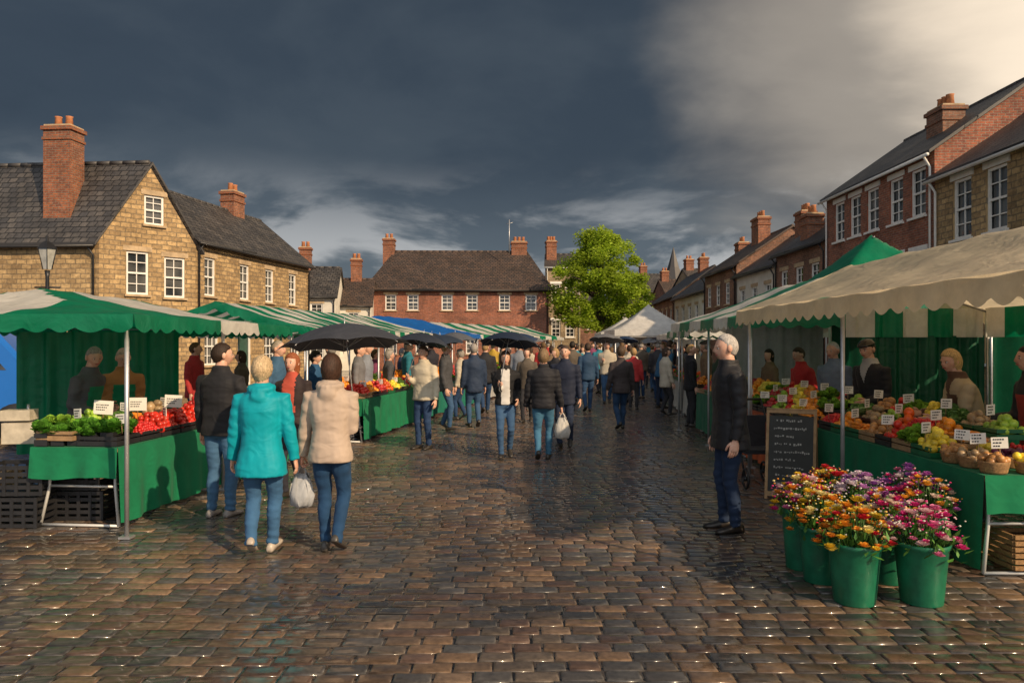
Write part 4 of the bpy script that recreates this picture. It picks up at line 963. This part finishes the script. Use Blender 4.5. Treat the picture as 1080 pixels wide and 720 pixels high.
PK=((.75,.05,.28),(.8,.25,.45),(.85,.6,.62)); YL=((.85,.6,.05),(.85,.75,.35),(.8,.32,.04)); MX=((.72,.05,.25),(.45,.12,.45),(.85,.7,.6),(.85,.45,.06)); RD=((.62,.03,.05),(.85,.38,.04),(.85,.7,.15)); PU=((.35,.12,.45),(.6,.28,.6),(.8,.7,.75))
for u,v,p,sd_,r_ in ((901,634,YL+RD,1,.165),(972,634,PK,2,.165),(866,612,YL,3,.15),(846,598,PK+YL,4,.15),(935,612,MX,5,.16),(905,596,PU,6,.15),(975,600,MX,7,.16),(955,588,PU+PK,8,.15),(875,585,RD,9,.15)):
    Y=YG(v); flowers(PX(u,Y),Y,0,r_,.40 if v>610 else .46,p,sd_)
def lamp(x,y,h):
    e=empty('street_lamp',(x,y,0)); P=MB(); P.tube([(0,0,0),(0,0,.5),(0,0,.55),(0,0,h-.75),(0,0,h-.62)],[.09,.08,.05,.035,.05],12); P.tube([(-.25,0,h-.95),(.25,0,h-.95)],.015,6); P.build('post',[BLACKM],parent=e)
    G=MB(); G.loft([[(r*math.cos(a),r*math.sin(a),z) for a in [math.pi/3*i for i in range(6)]] for r,z in ((.08,h-.6),(.17,h-.2))],0,False); G.build('lantern_glass',[plain('lantern_glass',(.35,.35,.32),.15)],parent=e)
    T=MB(); T.loft([[(r*math.cos(a),r*math.sin(a),z) for a in [math.pi/3*i for i in range(6)]] for r,z in ((.2,h-.2),(.1,h-.08),(.04,h-.05),(.02,h+.06))],0,False)
    for i in range(6):
        a=math.pi/3*i; T.tube([(.085*math.cos(a),.085*math.sin(a),h-.6),(.175*math.cos(a),.175*math.sin(a),h-.2)],.008,5)
    T.build('lantern_cap',[BLACKM],parent=e)
lamp(PX(50,14.5),14.5,3.75)
def van(x,y,rot):
    e=empty('blue_van',(x,y,0)); B=MB(); prof=[(-2.3,.45),(-2.3,1.9),(-2.1,2.1),(1.1,2.1),(1.7,1.35),(2.35,1.15),(2.4,.45)]
    rg=[[(px,w,pz) for px,pz in prof] for w in (-.92,-.88,.88,.92)]
    rg[0]=[(px*.97,-.95,.5+(pz-.5)*.95) for px,pz in prof]; rg[3]=[(px*.97,.95,.5+(pz-.5)*.95) for px,pz in prof]
    B.loft(rg,0,False); B.build('body',[plain('blue_paint',(.01,.12,.45),.3,0,.05,2,0)],parent=e)
    G=MB(); 
    for s in (-.955,.955): G.quad((.2,s,1.25),(1.4,s,1.25),(.95,s,1.85),(.2,s,1.85))
    G.build('windows',[GLASS],parent=e); Wh=MB()
    for px in (-1.5,1.55):
        for s in (-.85,.85): Wh.tube([(px,s-.11,.34),(px,s+.11,.34)],.34,20,0)
    Wh.build('wheels',[BLACKP],parent=e); e.rotation_euler[2]=rot
van(PX(-75,13.0),13.0,R(20))
mb=MB(); px,py=PX(797,8.9),8.9
for dx,dy in ((-.2,-.25),(.2,-.25),(-.2,.3),(.2,.3)):
    pts=[(px+dx,py+dy+.11*math.cos(a),.12+.11*math.sin(a)) for a in [2*math.pi*i/14 for i in range(15)]]; mb.tube(pts,.015,6,cap=False)
    mb.tube([(px+dx-.02,py+dy,.12),(px+dx+.02,py+dy,.12)],.03,8)
for s in (-.2,.2):
    mb.tube([(px+s,py-.25,.12),(px+s,py+.2,.75),(px+s,py+.42,1.0)],.012,6); mb.tube([(px+s,py+.3,.12),(px+s,py-.1,.6)],.012,6)
mb.tube([(px-.2,py+.42,1.0),(px+.2,py+.42,1.0)],.015,6); mb.box(px,py,.42,.36,.36,.05,0,1); mb.box(px,py+.2,.62,.36,.05,.4,0,1)
mb.build('pushchair',[BLACKM,fabric((.02,.02,.025))])
mb=MB(); mb.tube([(PX(537,51),52,8),(PX(537,51),52,10.4)],.03,6); mb.tube([(PX(534,51),52,10.1),(PX(541,51),52,10.2)],.02,5); mb.build('tv_aerial',[METAL])

# ---------------------------------------------------------------- light & sky
az=Vector((.72,-.70)).normalized(); el=R(29)
sd=Vector((az.x*math.cos(el),az.y*math.cos(el),math.sin(el)))
L=bpy.data.lights.new('sun','SUN'); L.energy=5.0; L.angle=R(.6); L.color=(1,.75,.48); lo=bpy.data.objects.new('sun',L); scene.collection.objects.link(lo); lo.rotation_euler=sd.to_track_quat('Z','Y').to_euler(); lo.location=(20,-10,30)
w=bpy.data.worlds.new('World'); scene.world=w; w.use_nodes=True; t=w.node_tree; t.nodes.clear()
def nn(ty,**k):
    x=t.nodes.new(ty)
    for a,b in k.items(): setattr(x,a,b)
    return x
def lk(a,b): t.links.new(a,b)
def mth(op,a,b=None,c=None):
    x=nn('ShaderNodeMath',operation=op)
    for i,v in enumerate((a,b,c)):
        if v is None: continue
        if hasattr(v,'is_output'): lk(v,x.inputs[i])
        else: x.inputs[i].default_value=v
    return x.outputs[0]
sky=nn('ShaderNodeTexSky',sky_type='NISHITA'); sky.sun_disc=False; sky.sun_elevation=el; sky.sun_rotation=math.atan2(sd.x,sd.y)
bg1=nn('ShaderNodeBackground'); lk(sky.outputs[0],bg1.inputs[0]); bg1.inputs[1].default_value=.10
tc=nn('ShaderNodeTexCoord').outputs['Generated']; nrm=nn('ShaderNodeVectorMath',operation='NORMALIZE'); lk(tc,nrm.inputs[0]); sp=nn('ShaderNodeSeparateXYZ'); lk(nrm.outputs[0],sp.inputs[0]); X,Y_,Z=sp.outputs
den=mth('ADD',mth('MAXIMUM',Z,0),.22)
cv=nn('ShaderNodeCombineXYZ'); lk(mth('DIVIDE',X,den),cv.inputs[0]); lk(mth('DIVIDE',Y_,den),cv.inputs[1])
def wn(scale,det,dist=.4,off=0,rough=.5):
    x=nn('ShaderNodeTexNoise'); x.inputs['Scale'].default_value=scale; x.inputs['Detail'].default_value=det; x.inputs['Distortion'].default_value=dist; x.inputs['Roughness'].default_value=rough
    ad=nn('ShaderNodeVectorMath',operation='ADD'); lk(cv.outputs[0],ad.inputs[0]); ad.inputs[1].default_value=(off,off*.7,0); lk(ad.outputs[0],x.inputs['Vector']); return x.outputs['Fac']
def rp(f,stops,interp='EASE'):
    x=nn('ShaderNodeValToRGB'); e=x.color_ramp.elements; x.color_ramp.interpolation=interp
    while len(e)<len(stops): e.new(.5)
    for i,(p,c) in enumerate(stops): e[i].position=p; e[i].color=(*c,1) if not np.isscalar(c) else (c,c,c,1)
    lk(f,x.inputs[0]); return x.outputs[0]
def mx(f,a,b,mode='MIX'):
    x=nn('ShaderNodeMix',data_type='RGBA',blend_type=mode)
    for v,i in ((f,0),(a,6),(b,7)):
        if hasattr(v,'is_output'): lk(v,x.inputs[i])
        elif i==0: x.inputs[0].default_value=v
        else: x.inputs[i].default_value=(*v,1)
    return x.outputs[2]
big=wn(.55,5,.25,3.1,.5); fine=wn(1.7,7,.25,8,.52)
cn=mth('ADD',mth('MULTIPLY',big,.62),mth('MULTIPLY',fine,.38))
base=rp(cn,[(.38,(.022,.033,.049)),(.48,(.036,.051,.070)),(.56,(.052,.069,.088)),(.68,(.085,.10,.118))])
hz=rp(Z,[(.0,1.0),(.10,.85),(.25,0.0)])
pn=rp(wn(1.5,8,.35,21.,.56),[(.46,0.0),(.60,1.0)])
base=mx(mth('MULTIPLY',hz,.5),base,(.16,.195,.23)); base=mx(mth('MULTIPLY',mth('MULTIPLY',hz,pn),.85),base,(.55,.55,.55))
dt=nn('ShaderNodeVectorMath',operation='DOT_PRODUCT'); lk(nrm.outputs[0],dt.inputs[0]); dt.inputs[1].default_value=Vector((.72,.60,.40)).normalized()
gl=rp(mth('ADD',dt.outputs['Value'],mth('ADD',mth('MULTIPLY',mth('SUBTRACT',fine,.5),.14),mth('MULTIPLY',mth('SUBTRACT',big,.5),.12))),[(.79,0.0),(.91,.30),(.985,1.0)])
base=mx(gl,base,(1.05,.88,.68))
# extra bright sky spot added out of frame, for sheen on the setts
dt2=nn('ShaderNodeVectorMath',operation='DOT_PRODUCT'); lk(nrm.outputs[0],dt2.inputs[0]); dt2.inputs[1].default_value=Vector((.80,.52,.42)).normalized()
added_core=rp(dt2.outputs['Value'],[(.955,0.0),(.99,1.0)]); base=mx(added_core,base,(4.2,3.3,2.3))
back_fill=mth('MULTIPLY',mth('MAXIMUM',mth('MULTIPLY',Y_,-1),0),mth('ADD',Z,.3)); base=mx(mth('MINIMUM',mth('MULTIPLY',back_fill,1.9),.95),base,(.90,.92,.95))  # sky behind the camera lightened as added ambient fill
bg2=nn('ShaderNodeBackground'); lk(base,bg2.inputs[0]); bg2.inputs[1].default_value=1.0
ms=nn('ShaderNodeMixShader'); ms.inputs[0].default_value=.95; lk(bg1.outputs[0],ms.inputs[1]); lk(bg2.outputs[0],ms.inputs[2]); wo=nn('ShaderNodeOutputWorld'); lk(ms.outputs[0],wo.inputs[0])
cam=bpy.data.cameras.new('camera'); co=bpy.data.objects.new('camera',cam); scene.collection.objects.link(co); co.location=(0,0,CAMH); co.rotation_euler=(R(90),0,0); cam.lens=26; cam.sensor_width=36; cam.clip_end=2000; cam.shift_y=.002; cam.clip_start=.05
scene.camera=co
scene.view_settings.view_transform='Standard'; scene.view_settings.look='None'; scene.view_settings.exposure=0
print('objs',len(bpy.data.objects))
